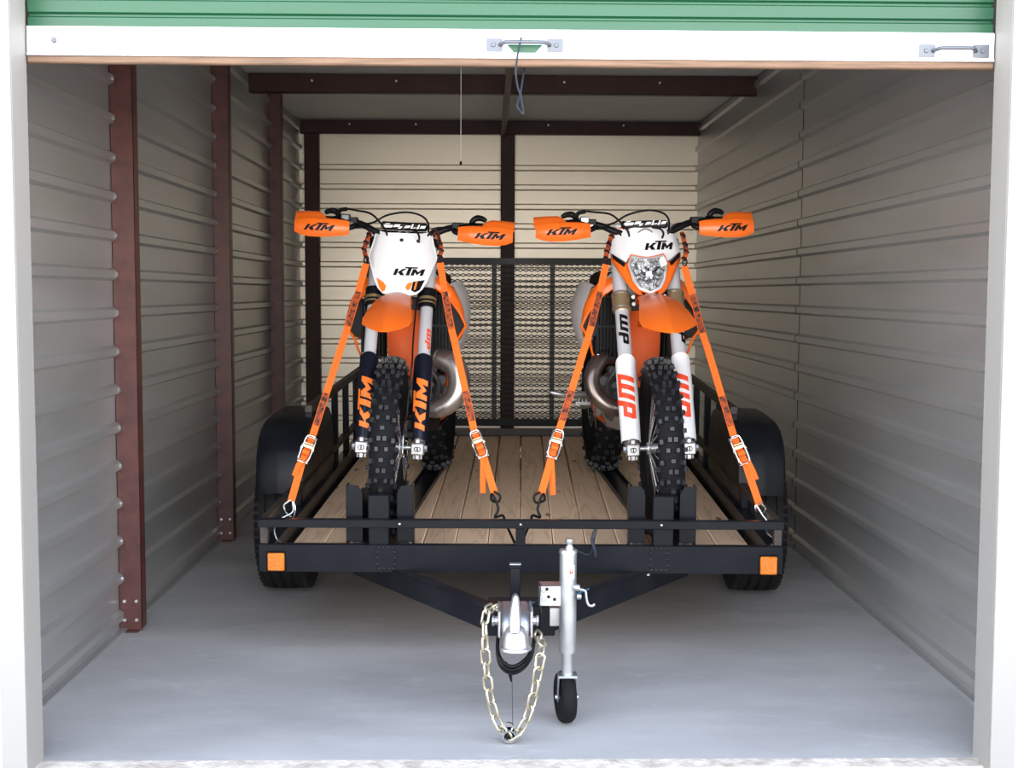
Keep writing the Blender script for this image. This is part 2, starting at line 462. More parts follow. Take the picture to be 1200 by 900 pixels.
wl_ = MB().bx(XL-.05, XL-.004, YF+.02, YB+.05, 0, 2.75).build('wall_left', 'galv', kind='structure')
posts_y = [4.80, 6.56, 8.22]
edges = [YF+.02] + posts_y + [YB]
for a, b in zip(edges[:-1], edges[1:]): panel_x(XL, 1, a, b-.003, .012, ZC, wl_)
def c_post(y, parent, front=True, h=ZC):
    mb = MB()
    x0, x1, t = XL+.001, XL+.090, .004
    mb.bx(x0, x1, y, y+t, .004, h); mb.bx(x1-t, x1, y, y+.062, .012, h); mb.bx(x0, x0+t, y, y+.062, .012, h)
    mb.bx(x1-.02, x1, y+.058, y+.062, .012, h); mb.bx(x0, x0+.02, y+.058, y+.062, .012, h)
    p = mb.build('post', 'primer', parent, bevel=.0012)
    MB().bx(x0+.002, x1-.012, y-.028, y+.03, 0, .006).build('base_plate', 'primer', p)
    for dx in (.022, .068):
        for z in (.045, .12):
            b = MB(); hexhead(b, (x0+dx, y, z), (0,-1,0), .0068, .006); b.build('bolt', 'bolt', p)
    for k in range(18):
        z = Z0R + PITCHR*(1-k)
        if z < .1: break
        b = MB(); hexhead(b, (XL+.019, y-.014, z), (1,0,0), .009, .007)
        b.build('wall_screw', 'bolt', p)
    return p
for y in posts_y: c_post(y, wl_)
MB().bx(XL-.003, XL+.03, YF+.02, YB, 0, .012).build('base_angle', 'galv', wl_)

wr_ = MB().bx(XR+.006, XR+.05, YF+.02, YB+.05, 0, 2.75).build('wall_right', 'galv', kind='structure')
panel_x(XR-.003, -1, YF+.02, 6.33, .012, ZC, wr_, 0.006)
panel_x(XR, -1, 6.30, YB, .012, ZC, wr_, 0.0)
MB().sheet([[(XR-.0105-d, 6.330, z), (XR-.0105-d, 6.338, z)] for z, d in ribs(.012, ZC)], .004, (1, 0, 0)).build('seam_shadow_strip', 'black', wr_, sharp=15)  # black strip draws the shadow line where the two panels lap
MB().bx(XR-.03, XR+.005, YF+.02, YB, 0, .012).build('base_angle', 'galv', wr_)

wb_ = MB().bx(XL-.05, XR+.05, YB+.008, YB+.05, 0, 2.75).build('wall_back', 'cream_sheet', kind='structure')
for x0, x1 in ((XL, 0.095), (0.092, XR)):
    MB().sheet([[(x0, YB - d, z), (x1, YB - d, z)] for z, d in ribs(.012, ZC, plain_above=2.3)], .0012, (0, 1, 0)).build('wall_panel', 'cream_sheet', wb_, sharp=15)
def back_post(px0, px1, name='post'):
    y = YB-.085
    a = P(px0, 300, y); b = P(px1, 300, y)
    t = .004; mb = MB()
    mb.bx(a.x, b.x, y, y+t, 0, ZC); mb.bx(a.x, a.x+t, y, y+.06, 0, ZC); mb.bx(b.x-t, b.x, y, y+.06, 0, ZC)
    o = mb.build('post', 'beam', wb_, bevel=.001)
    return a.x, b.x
back_post(587, 603)
bp = back_post(358, 375)
for k in range(17):
    z = Z0R + PITCHR*(1-k)
    if z < .1: break
    for dz in (0, -.05):
        b = MB(); hexhead(b, (bp[0]-.006, YB-.08, z+dz), (0,-1,0), .008, .006); b.build('wall_screw', 'bolt', wb_)

ceil_ = MB().bx(XL-.05, XR+.05, YF-.02, YB+.05, ZC+.02, ZC+.06).build('ceiling', 'ceil', kind='structure')
cy = [YF+.05, 5.2, 7.56, YB]
for a, b in zip(cy[:-1], cy[1:]):
    for x0, x1 in ((XL, -.02), (-.018, 1.0), (1.002, XR)):
        MB().sheet([[(x0, a, ZC+.012), (x1, a, ZC+.012)], [(x0, (a+b)/2, ZC+.004), (x1, (a+b)/2, ZC+.004)], [(x0, b-.002, ZC+.012), (x1, b-.002, ZC+.012)]], .002, (0,0,1)).build('ceiling_panel', 'ceil', ceil_)
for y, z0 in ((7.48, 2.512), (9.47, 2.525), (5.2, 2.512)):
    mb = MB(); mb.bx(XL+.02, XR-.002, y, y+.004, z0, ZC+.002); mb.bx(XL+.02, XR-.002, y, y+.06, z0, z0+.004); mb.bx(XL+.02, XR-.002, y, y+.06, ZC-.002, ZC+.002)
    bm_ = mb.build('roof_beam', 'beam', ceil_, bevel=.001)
    for x in (-1.05, -.55, .45, 1.02):
        b = MB(); hexhead(b, (x, y, z0+.07), (0,-1,0), .007, .005); b.build('bolt', 'bolt', bm_)
a = P(590, 143, 9.4)
MB().bx(a.x-.018, a.x-.012, 3.7, 9.5, 2.51, 2.555).bx(a.x-.018, a.x+.018, 3.7, 9.5, 2.505, 2.51).build('roof_brace', 'primer', ceil_)

fl_ = MB().bx(XL-.05, XR+.05, 3.44, YB+.05, -.12, 0).build('floor', 'concrete', kind='structure')
# worn lip at the front of the slab
random.seed(8)
rows = [[], [], []]
for i in range(81):
    x = XL - .3 + i*(XR - XL + .6)/80
    rows[0].append((x, 3.446, 0.0005)); rows[1].append((x, 3.392 + random.uniform(-.006,.006), -.004 + random.uniform(-.002,.001))); rows[2].append((x, 3.372 + random.uniform(-.008,.008), -.05))
MB().sheet(rows, .03, (0, .3, -1)).build('trim_3', 'slab_edge', kind='structure')
MB().bx(-9, 9, -.6, 3.44, -.14, -.03).build('ground', 'ground', kind='structure')

# front wall, jambs and header
JL, JR = P(47, 600, 3.5).x, P(1153, 600, 3.5).x
JL, JR = P(44, 480, 3.5).x, P(1157.5, 480, 3.5).x
wf_ = MB().bx(-9, JL, 3.36, 3.46, -.03, 3.3).bx(JR, 9, 3.36, 3.46, -.03, 3.3).bx(JL, JR, 3.36, 3.46, 2.3, 3.3).build('wall_front', 'stucco', kind='structure')
for nm, x, sg in (('trim_1', JL, -1), ('trim_2', JR, 1)):
    mb = MB()
    mb.bx(min(x, x-sg*.012), max(x, x-sg*.012), 3.362, 3.475, -.028, 2.3)
    mb.bx(min(x-sg*.012, x+sg*.058), max(x-sg*.012, x+sg*.058), 3.352, 3.362, -.028, 2.3)
    mb.build(nm, 'jamb', kind='structure', bevel=.002)
# door
door = empty('door_1', Matrix(), kind='structure')
dx0, dx1 = JL+.016, JR-.016
YD = 3.475
zb0, zb1 = 2.0, 2.085
zb0 = P(600, 71, YD).z; zb1 = P(600, 35, YD).z
prof = []
z = zb1-.004
while z < 2.42:
    prof += [(z, 0), (z+.030, 0), (z+.035, .009), (z+.040, .009), (z+.045, 0)]
    z += .046
MB().sheet([[(dx0, YD+.006+d, zz), (dx1, YD+.006+d, zz)] for zz, d in prof], .0012, (0,1,0)).build('door_curtain', 'green', door, sharp=15)
mb = MB().bx(dx0, dx1, YD-.008, YD+.02, zb0+.006, zb1); mb.bx(dx0, dx1, YD-.012, YD+.02, zb0+.004, zb0+.012)
bar = mb.build('bottom_bar', 'white_metal', door, bevel=.0015)
MB().bx(dx0, dx1, YD-.010, YD+.014, zb0-.017, zb0+.004).build('bottom_seal', 'seal', door, bevel=.004)
MB().cyl((dx0-.02, 3.75, 2.62), (dx1+.02, 3.75, 2.62), .16, n=24).build('door_coil', 'green', door)
def pull(px0, px1, py, rec):
    a = P(px0, py, YD-.008); b = P(px1, py, YD-.008); zc = a.z; y = YD-.009
    mb = MB()
    for x in (a.x+.015, b.x-.015):
        mb.bx(x-.022, x+.022, y-.004, y, zc-.018, zc+.018)
    mb.tube(curve([(a.x+.03, y-.003, zc), (a.x+.042, y-.022, zc+.003), (a.x+.055, y-.026, zc+.004), (b.x-.055, y-.026, zc+.004), (b.x-.042, y-.022, zc+.003), (b.x-.03, y-.003, zc)], 4), .0055, 8)
    h = mb.build('door_handle', 'handle', door, bevel=.0008, label='zinc-plated steel lift handle')
    for x in (a.x+.012, b.x-.012):
        MB().lathe([(0,-.0065),(.005,-.0065),(.0065,-.004),(.0065,0)], (x, y, zc), (0,1,0), 14).build('bolt', 'handle', h)
    if rec:
        xm = (a.x+b.x)/2; w = (b.x-a.x)/2-.05
        pl = [(xm-w, zc+.002), (xm+w, zc+.002), (xm+w*.62, zc-.02), (xm-w*.62, zc-.02)]
        MB().prism(pl, lambda u, v, d: (u, YD-.0085-d, v), .0012).build('grip_recess', 'green', h, label='green trapezoid showing below the lift handle')
pull(573, 657, 53, True); pull(1083, 1160, 58, False)
b = P(67, 49, YD-.008)
MB().lathe([(0,-.005),(.006,-.005),(.008,-.003),(.008,0)], (b.x, YD-.008, b.z), (0,1,0), 14).build('bolt', 'handle', door)
# track behind each jamb
for i, (x, sg) in enumerate(((JL, -1), (JR, 1))):
    MB().bx(x+sg*.0, x+sg*.006, 3.476, 3.500, 0, 2.45).build('trim_%d' % (4+i), 'black', kind='structure')
    xa, xb = (XL-.05, JL) if sg < 0 else (JR, XR+.05)
    MB().bx(xa, xb, 3.461, 3.478, 0, 2.75).build('trim_%d' % (6+i), 'galv', kind='structure')

# cord tied to the door handle and the thin pull string
D = 3.44
pts = [P(611, 44, D), P(607, 62, D-.005), P(604.5, 85, D), P(607, 103, D+.01), P(610.5, 113, D+.015), P(613.5, 133, D), P(609, 129, D+.005), P(606, 124, D+.01), P(608, 116, D+.02), P(611, 103, D+.03), P(615, 76, 3.52)]
MB().tube(curve(pts, 6), .0028, 8).build('cord', 'cord').update_tag()
o = C.objects['cord']; o['label'] = 'blue-grey looped cord hanging from the middle lift handle of the green door'; o['category'] = 'cord'
D = 5.6
a, b2 = P(540.5, 70, D), P(540, 190, D); a.z = ZC
st = empty('pull_string', Matrix.Translation(a), 'thin white pull string hanging from the ceiling, left of the knotted door cord', 'string')
Mi = Matrix.Translation(-a)
MB().tube([a, a.lerp(b2, .5), b2], .0016, 6).build('string', 'string', st, xf=Mi)
MB().tube([b2 + Vector((0,0,.004)), b2 - Vector((0,0,.012))], [.004, .006], 8).build('string_end', 'black', st, xf=Mi)

# ================================================================ THE TRAILER
T0 = P(610, 639.5, 4.36)
TM = Matrix.Translation(T0) @ Matrix.Rotation(-R(1.5), 4, 'Z') @ Matrix.Rotation(R(2.0), 4, 'X')
TI = TM.inverted()
tr = empty('utility_trailer', TM, 'black steel utility trailer with plank deck and mesh tailgate carrying both bikes', 'trailer')
def TP(px, py, D): return TI @ P(px, py, D)
HW, LEN, DZ = 0.935, 3.05, -0.062          # half width, deck length, deck height below the frame top
# planks
NP = 14; pw = (2*.868)/NP
me_pl = None
for i in range(NP):
    x = -.868 + pw*(i+.5)
    if me_pl is None:
        o = MB().bx(-pw/2+.0019, pw/2-.0019, .03, LEN-.03, DZ-.036, DZ).build('plank', 'wood', tr, bevel=.004)
        me_pl = o.data; o.location = (x, 0, 0)
    else:
        o = bpy.data.objects.new('plank', me_pl); C.objects.link(o); o.parent = tr; o.location = (x, 0, random.uniform(-.001, .001))
# frame
fr = MB()
fr.bx(-HW, -HW+.05, .03, LEN, -.105, -.002).bx(HW-.05, HW, .03, LEN, -.105, -.002)
for y in (.6, 1.2, 1.8, 2.4): fr.bx(-HW+.05, HW-.05, y, y+.05, -.16, DZ-.037)
fr.bx(-HW+.05, HW-.05, LEN-.05, LEN, -.12, DZ)
fr.build('deck_frame', 'frame', tr, bevel=.002)
MB().bx(-HW, HW, -.002, .004, -.099, 0).bx(-HW, HW, .004, .03, -.006, 0).bx(-HW, HW, .004, .03, -.099, -.093).build('front_beam', 'frame', tr, bevel=.0012)
# plates welded on the front beam under each chock
for px in (452, 772):
    c = TP(px, 656, 4.35); mb = MB()
    mb.bx(c.x-.031, c.x+.031, -.005, -.002, -.088, -.008)
    for k in range(14):
        t = 2*PI*k/14; mb.lathe([(0,-.0035),(.0055,-.002),(.006,.001)], (c.x+.031*max(-1,min(1,1.3*math.cos(t))), -.005, -.048+.039*max(-1,min(1,1.3*math.sin(t)))), (0,1,0), 6)
    mb.build('weld_plate', 'frame', tr)
# amber marker lights
for i, px in enumerate((323, 900.5)):
    c = TP(px, 659 if i == 0 else 662.5, 4.35); mb = MB()
    q = MB().bx(c.x-.0345, c.x+.0345, -.008, -.002, c.z-.037, c.z+.037).build('marker_light', 'black', tr, bevel=.003, label='square amber side marker light')
    MB().bx(c.x-.0305, c.x+.0305, -.016, -.008, c.z-.0325, c.z+.0325).build('amber_lens', 'amber', q, bevel=.004)
    mb = MB()
    for sx in (-1,1):
        for sz in (-1,1): mb.lathe([(0,-.0172),(.003,-.0165),(.003,-.015)], (c.x+sx*.021, 0, c.z+sz*.023), (0,1,0), 8)
    mb.lathe([(.0115,-.016),(.0115,-.0175),(.013,-.0175),(.013,-.016)], (c.x, 0, c.z), (0,1,0), 20)
    mb.build('lens_studs', 'amber', q)
# rails
RZ0, RZ1 = .064, .094
MB().bx(-HW, HW, -.012, .016, RZ0, RZ1).build('front_rail', 'frame', tr, bevel=.002)
for sx in (-1, 1):
    MB().bx(sx*(HW-.015)-.015, sx*(HW-.015)+.015, .017, LEN, RZ0, RZ1-.002).build('lower_side_rail', 'rust', tr, bevel=.002)
    y0 = .98
    MB().bx(sx*(HW-.015)-.016, sx*(HW-.015)+.016, y0, LEN, .345, .378).build('upper_side_rail', 'rust', tr, bevel=.002)
    MB().bx(sx*(HW-.015)-.014, sx*(HW-.015)+.014, .0165, .045, 0, RZ0).build('corner_post', 'rust', tr, bevel=.0015)
    for y in (.98, 1.35, 1.72, 2.1, 2.5, 2.99):
        MB().bx(sx*(HW-.015)-.015, sx*(HW-.015)+.015, y, y+.03, -.002, .345).build('rail_post', 'frame', tr, bevel=.0015)
    for y in (.35, .68):
        MB().bx(sx*(HW-.015)-.013, sx*(HW-.015)+.013, y, y+.03, -.002, RZ0).build('rail_post', 'frame', tr, bevel=.0015)
MB().bx(-.0175, .0175, -.008, .014, 0, RZ0).build('rail_post', 'frame', tr, bevel=.0015)
mb = MB()
for x in (-.43, 0, .5): mb.lathe([(0,-.0145),(.004,-.0135),(.004,-.012)], (x, 0, .079), (0,1,0), 8)
mb.build('rail_rivet', 'zinc', tr, kind='stuff')

# tailgate of expanded metal
GZ0, GZ1, GY = -.01, 1.0, LEN+.02
gt = MB().bx(-HW+.01, HW-.01, GY, GY+.035, GZ1-.04, GZ1).bx(-HW+.01, HW-.01, GY, GY+.035, GZ0, GZ0+.04).bx(-HW+.01, -HW+.045, GY, GY+.035, GZ0, GZ1).bx(HW-.045, HW-.01, GY, GY+.035, GZ0, GZ1).build('tailgate_frame', 'frame', tr, bevel=.002)
for px in (579, 647):
    c = TP(px, 400, 7.4); MB().bx(c.x-.014, c.x+.014, GY+.004, GY+.03, GZ0+.04, GZ1-.04).build('tailgate_bar', 'rust', gt, bevel=.001)
mb = MB(); dw, dh = .034, .0165
nx, nz = int((2*HW-.09)/dw)+1, int((GZ1-GZ0-.08)/dh)+1
for j in range(nz):
    z = GZ0+.04+j*dh
    for i in range(nx):
        x = -HW+.045+i*dw
        if x+dw > HW-.045: continue
        sg = 1 if j % 2 == 0 else -1
        wob = math.sin(x*9+z*5)*.0015
        pts = [(x, GY+.002, z+wob), (x+dw*.5, GY-.004, z+sg*dh*.46+wob), (x+dw, GY+.002, z+wob)]
        for a, b in zip(pts[:-1], pts[1:]):
            a, b = Vector(a), Vector(b); t = .0034
            mb.add([a+Vector((0,0,-t)), a+Vector((0,.003,0)), a+Vector((0,0,t)), b+Vector((0,0,-t)), b+Vector((0,.003,0)), b+Vector((0,0,t))], [(0,3,4,1),(1,4,5,2),(2,5,3,0)])
for j in range(nz-1):        # the knuckles that join the strands
    pass
mb.build('mesh_panel', 'mesh', gt, kind='stuff', smooth=False)
MB().bx(-HW+.02, HW-.02, LEN-.01, LEN+.015, DZ-.02, -.022).build('rear_edge', 'rust', tr)

# wheels and fenders: the axle sits at local y = AY
AY = 1.16
def wheel(sx):
    w = TI @ G(335 if sx < 0 else 881, 690.5 if sx < 0 else 694)
    cz = -.5
    ctr = Vector((sx*1.035, AY, 0))
    wc = TM @ ctr; r = .335
    wc.z = r + .001; ctr = TI @ wc
    prof = [(.20,-.095),(.25,-.108),(.30,-.105),(.322,-.092),(.333,-.075)]
    for g in (-.045, 0, .045): prof += [(.335, g-.006-.002), (.326, g-.005), (.326, g+.005), (.335, g+.008)]
    prof += [(.333,.075),(.322,.092),(.30,.105),(.25,.108),(.20,.095)]
    ax = Vector((1,0,0))
    ty = MB().lathe(prof, ctr, ax, 64, closed=True).build('tyre', 'tyre', tr)
    lug = MB()
    for k in range(60):
        th = 2*PI*k/60
        for g in (-.087, .087):
            m = Matrix.Translation(ctr) @ Matrix.Rotation(th, 4, 'X')
            lug.bx(g-.012, g+.012, -.007, .007, .300, .3325, m)
    lug.build('shoulder_tread', 'tyre', ty, kind='stuff')
    MB().lathe([(.02,-.03),(.06,-.035),(.07,-.055),(.16,-.06),(.18,-.085),(.205,-.095),(.205,.095),(.18,.085),(.16,.03),(.02,.03)], ctr, ax, 40, closed=True).build('wheel_rim', 'zinc', ty)
    return ctr
wcs = [wheel(-1), wheel(1)]
wcs = [w_ - Vector((0,0,.09)) for w_ in wcs]
axle = MB().cyl((wcs[0].x+.1, AY, wcs[0].z), (wcs[1].x-.1, AY, wcs[1].z), .03)
for sx in (-1, 1): axle.bx(sx*.85-.03, sx*.85+.03, AY-.3, AY+.3, wcs[0].z+.03, wcs[0].z+.04); axle.bx(sx*.85-.02, sx*.85+.02, AY-.3, AY-.26, wcs[0].z+.04, -.1); axle.bx(sx*.85-.02, sx*.85+.02, AY+.26, AY+.3, wcs[0].z+.04, -.1)
axle.build('axle', 'frame', tr)
wcs = [w_ + Vector((0,0,.09)) for w_ in wcs]
for i, sx in enumerate((-1, 1)):
    z0 = wcs[i].z
    arc = [(-.43,.17),(-.425,.25),(-.405,.33),(-.365,.395),(-.30,.435),(-.21,.455),(0,.46),(.21,.455),(.30,.435),(.365,.395),(.405,.33),(.425,.25),(.43,.17)]
    x0, x1 = .905, 1.10
    mb = MB()
    mb.sheet([[(sx*x0, AY+y, z0+z), (sx*(x0+x1)/2, AY+y*1.004, z0+z+.004), (sx*(x1-.012), AY+y, z0+z), (sx*x1, AY+y*.975, z0+z-.012), (sx*x1, AY+y*.93, z0+z-.03)] for y, z in arc], .003)
    f = mb.build('fender', 'frame', tr, sharp=50)
    mb = MB(); prev = None
    for (a, b), (c, d) in zip(arc[:-1], arc[1:]):
        mb.sheet([[(sx*x0, AY+a, z0+b), (sx*x0, AY+c, z0+d)], [(sx*x0, AY+a*.8, z0+.1), (sx*x0, AY+c*.8, z0+.1)]], .002, (sx,0,0))
    mb.build('fender_inner_panel', 'frame', f)
    MB().beam((sx*.93, AY-.40, -.03), (sx*.93, AY-.425, .05), .05, .04).build('fender_bracket', 'frame', f)

# wheel chocks and tracks
def chock(px, pxr, name='wheel_chock'):
    c = TP(px, 610, 4.40).x
    mb = MB()
    for sx in (-1, 1):
        xi, xo = .048, .119
        zt = .205
        # wing: flat outer flange in front and inner plate angled back along the tyre
        mb.prism([(sx*.062, -.002), (sx*xo, -.002), (sx*xo, zt), (sx*.078, zt), (sx*.062, zt-.03)], lambda u, v, w: (c+u, .056+w, v), .005)
        mb.sheet([[(c+sx*.064, .062, 0), (c+sx*.064, .062, zt-.012)], [(c+sx*.055, .2, DZ+.002), (c+sx*.055, .2, zt-.03)], [(c+sx*.075, .42, DZ+.002), (c+sx*.075, .42, zt-.09)]], .005, (sx,0,0))
        mb.bx(c+sx*xo-.003, c+sx*xo+.003, .056, .11, DZ, zt)
    o = mb.build('wheel_chock', 'frame', tr, bevel=.001)
    MB().bx(c-.038, c+.038, .018, .05, -.004, .178).build('center_upright', 'frame', o, bevel=.004)
    MB().bx(c-.119, c+.119, .055, .16, DZ, DZ+.005).build('base_plate', 'frame', o)
    for dx in (-.09, -.075, .09):
        b = MB(); hexhead(b, (c+dx, .09, -.03), (0,0,1), .009, .04); hexhead(b, (c+dx, .09, DZ), (0,0,1), .014, .05); b.build('bolt', 'zinc', o)
    return c
c1 = chock(444.5, 0); c2 = chock(776.5, 0)
def track(xf, xb, off):
    mb = MB()
    ps = [(xf+off, .46), (xb+off, 2.35)]
    for w0, w1, z0, z1 in ((-.048, .048, 0, .006), (-.048, -.042, 0, .022), (.042, .048, 0, .022)):
        q = []
        for z in (DZ+z0+.001, DZ+z1+.001): q += [(ps[0][0]+w0, ps[0][1], z), (ps[0][0]+w1, ps[0][1], z), (ps[1][0]+w1, ps[1][1], z), (ps[1][0]+w0, ps[1][1], z)]
        mb.hexa([Vector(p) for p in q])
    mb.build('wheel_track', 'frame', tr, bevel=.001)

# tongue
for sx in (-1, 1):
    MB().beam((sx*.62, .30, -.145), (sx*.075, -.56, -.098), .05, .078).build('tongue_beam', 'frame', tr, bevel=.003)
for sx, px, py in ((-1, 474, 669), (1, 752, 672)):
    c = TP(px, py, 4.33); MB().bx(c.x-.03, c.x+.03, -.012, .01, -.104, -.098).build('weld_tab', 'zinc', tr)
# coupler block (built from photo rays at its distance, in trailer space)
def Wb(): return MB()
D = 3.80
a = P(572, 706, D); b = P(650, 746, D)
MB().bx(a.x, b.x, a.y-.02, a.y+.1, b.z+.006, a.z-.006).build('tongue_head', 'frame', tr, bevel=.004, xf=TI)
D = 3.62
c = P(604, 735, D); s = D/F_PX
cp = MB()
def ring(y, w, zt, zb, k=16, ex=2.6):
    out = []
    for i in range(k):
        t = 2*PI*i/k; ct, st_ = math.cos(t), math.sin(t)
        x = math.copysign(abs(ct)**(2/ex), ct)*w; zz = math.copysign(abs(st_)**(2/ex), st_)
        out.append(Vector((c.x + x, c.y + y, c.z + (zt+zb)/2 + zz*(zt-zb)/2)))
    return out
cp.loft([ring(.14,.047,.045,-.02,ex=6), ring(.05,.049,.045,-.03,ex=6), ring(.02,.050,.042,-.035,ex=5), ring(.0,.044,.030,-.04,ex=4), ring(-.02,.036,.012,-.04,ex=3)])
cp.lathe([(0,.048),(.016,.046),(.028,.038),(.036,.024),(.040,.004),(.041,-.014),(.047,-.018),(.048,-.026),(.040,-.027),(.036,-.01),(.0,.02)], c+Vector((0,-.028,-.033)), (0,0,1), 28)
for sx in (-1, 1): cp.bx(c.x+sx*.048-.004, c.x+sx*.048+.004, c.y-.01, c.y+.12, c.z-.03, c.z+.05)
for sx in (-1, 1):
    cp.cyl(c+Vector((sx*.04,.03,.012)), c+Vector((sx*.066,.03,.012)), .013, n=10)
    cp.cyl(c+Vector((sx*.062,.03,.012)), c+Vector((sx*.07,.03,.012)), .017, n=6)
cpo = cp.build('ball_coupler', 'alloy', tr, bevel=.002, xf=TI, label='silver cast ball coupler')
# latch lever
lat = MB()
p0, p1 = P(603, 740, 3.57), P(604, 699, 3.60)
lat.loft([[q + Vector((dx*w, dy, 0)) for dx, dy in ((-1,-.012),(-.55,-.02),(.55,-.02),(1,-.012),(1,.01),(-1,.01))] for q, w in ((p0,.017),(p0.lerp(p1,.3),.018),(p0.lerp(p1,.7),.014),(p1,.010),(p1+Vector((0,0,.008)),.003))])
lat.build('latch', 'alloy', cpo, bevel=.001, xf=TI)
m1 = MB(); hexhead(m1, P(603, 729, 3.535), (0,-1,0), .007, .008); m1.build('latch_bolt', 'zinc', cpo, xf=TI)
# upright bracket behind the latch
a, b = P(604, 661, 3.92), P(604, 712, 3.88)
mb = MB().bx(a.x-.016, a.x+.016, a.y, a.y+.014, b.z, a.z).bx(a.x-.021, a.x+.021, a.y-.006, a.y+.02, a.z-.014, a.z-.004)
mb.build('tongue_upright', 'frame', tr, bevel=.003, xf=TI)
MB().bx(a.x-.019, a.x+.019, a.y-.004, a.y+.018, a.z-.004, a.z+.002).build('upright_cap', 'zinc', tr, bevel=.002, xf=TI)

# jack
JG = G(662, 851.5); JD = JG.y*math.cos(YAW) + JG.x*math.sin(YAW)
jx = P(666, 700, JD).x; jy = JG.y + .02
def jz(py): return P(666, py, JD).z
Mj = TI
jk = MB().cyl((jx, jy, jz(766)), (jx, jy, jz(649)), .0265, n=28).cyl((jx, jy, jz(649)), (jx, jy, jz(645.5)), .0285, .026, n=28).build('jack_tube', 'zinc', tr, xf=Mj, label='zinc-plated jack tube with a red and white sticker')
MB().tube([(jx+.004,jy,jz(646)), (jx+.004,jy,jz(642)), (jx+.004,jy,jz(640)), (jx+.004,jy,jz(636)), (jx+.004,jy,jz(633.5)), (jx+.004,jy,jz(632.5))], [.014,.012,.008,.012,.011,.006], 16).build('jack_top_cap', 'zinc', jk, xf=Mj)
MB().cyl((jx, jy, jz(797)), (jx, jy, jz(764)), .0175, n=24).build('inner_tube', 'zinc', jk, xf=Mj)
def onjack(u, v, d): 
    an = (u)/.0265; return Vector((jx + (.0267+d)*math.sin(an), jy - (.0267+d)*math.cos(an), v))
mb = MB(); mb.sheet([[onjack(u, jz(z), 0) for u in (-.002,.005,.012,.019)] for z in (662, 678)], .0006)
mb.build('sticker', 'white_print', jk, xf=Mj)
mb = MB()
for z0, z1, u0, u1 in ((663.5,664.8,.000,.017),(675.5,676.8,.000,.017),(665.8,674.5,.003,.006),(665.8,674.5,.011,.014),(669.5,671.5,.006,.011)):
    mb.sheet([[onjack(u0, jz(z0), .0008), onjack(u1, jz(z0), .0008)], [onjack(u0, jz(z1), .0008), onjack(u1, jz(z1), .0008)]], .0006)
mb.build('sticker_print', 'red', jk, xf=Mj)
# swivel bracket to the left of the tube
a, b = P(632, 686, JD+.02), P(656, 709, JD+.02)
mb = MB().bx(a.x, b.x+.02, jy-.012, jy-.006, b.z, a.z-.002).bx(a.x, b.x+.02, jy+.05, jy+.056, b.z, a.z).bx(a.x, a.x+.006, jy-.012, jy+.056, b.z, a.z).bx(a.x, b.x+.02, jy-.012, jy+.056, a.z-.004, a.z)
for px, py in ((637,693),(637,703),(650,692)):
    q = P(px, py, JD); hexhead(mb, (q.x, jy-.012, q.z), (0,-1,0), .006, .005)
mb.build('swivel_bracket', 'zinc', jk, bevel=.001, xf=Mj)
mb = MB()
for px, py in ((641,691),(650,703),(643,700)):
    q = P(px, py, JD); mb.lathe([(0,0),(.005,0),(.005,.001)], (q.x, jy-.0135, q.z), (0,1,0), 12)
mb.build('bracket_holes', 'ink', jk, xf=Mj, kind='stuff')
a, b = P(644, 712, JD+.05), P(657, 734, JD+.05)
MB().bx(a.x, b.x+.02, jy+.03, jy+.1, b.z, a.z).build('bracket_foot', 'zinc', jk, bevel=.002, xf=Mj)
# crank
def Q(px, py, D=None): return P(px, py, JD if D is None else D)
mb = MB().tube(curve([Q(674,690), Q(682,691), Q(686,693), Q(687,699), Q(688,705), Q(690,709), Q(694,710), Q(697,708)], 4), .0042, 10)
mb.cyl(Q(672,688), Q(679,689), .011, n=12); mb.cyl(Q(676,699), Q(681,699), .009, n=12)
mb.build('crank_handle', 'zinc', jk, xf=Mj)
# caster
fork = MB(); zt = jz(794); r = .083
wcx = P(662, 820, JD).x; wcz = .002 + .078
for sx in (-1, 1):
    x = jx + sx*.0275
    fork.prism([(jy-.026, zt), (jy+.02, zt), (jy+.035, wcz-.005), (jy+.02, wcz-.018), (jy+.004, wcz-.005)], lambda u, v, w, x=x: (x+w-.002, u, v), .004)
fork.bx(jx-.0295, jx+.0295, jy-.026, jy+.024, zt-.002, zt+.006)
fork.cyl((jx-.036, jy+.02, wcz), (jx+.036, jy+.02, wcz), .008, n=8)
fork.build('caster_fork', 'zinc', jk, bevel=.001, xf=Mj)
cw = MB().lathe([(.012,-.02),(.05,-.02),(.055,-.023),(.072,-.021),(.079,-.012),(.0805,0),(.079,.012),(.072,.021),(.055,.023),(.05,.02),(.012,.02)], (0,0,0), (1,0,0), 40, closed=True)
cwm = Matrix.Translation((jx-.005, jy+.02, wcz+.001)) @ Matrix.Rotation(R(10), 4, 'Z')
cw.build('caster_wheel', 'matte', jk, xf=Mj @ cwm)
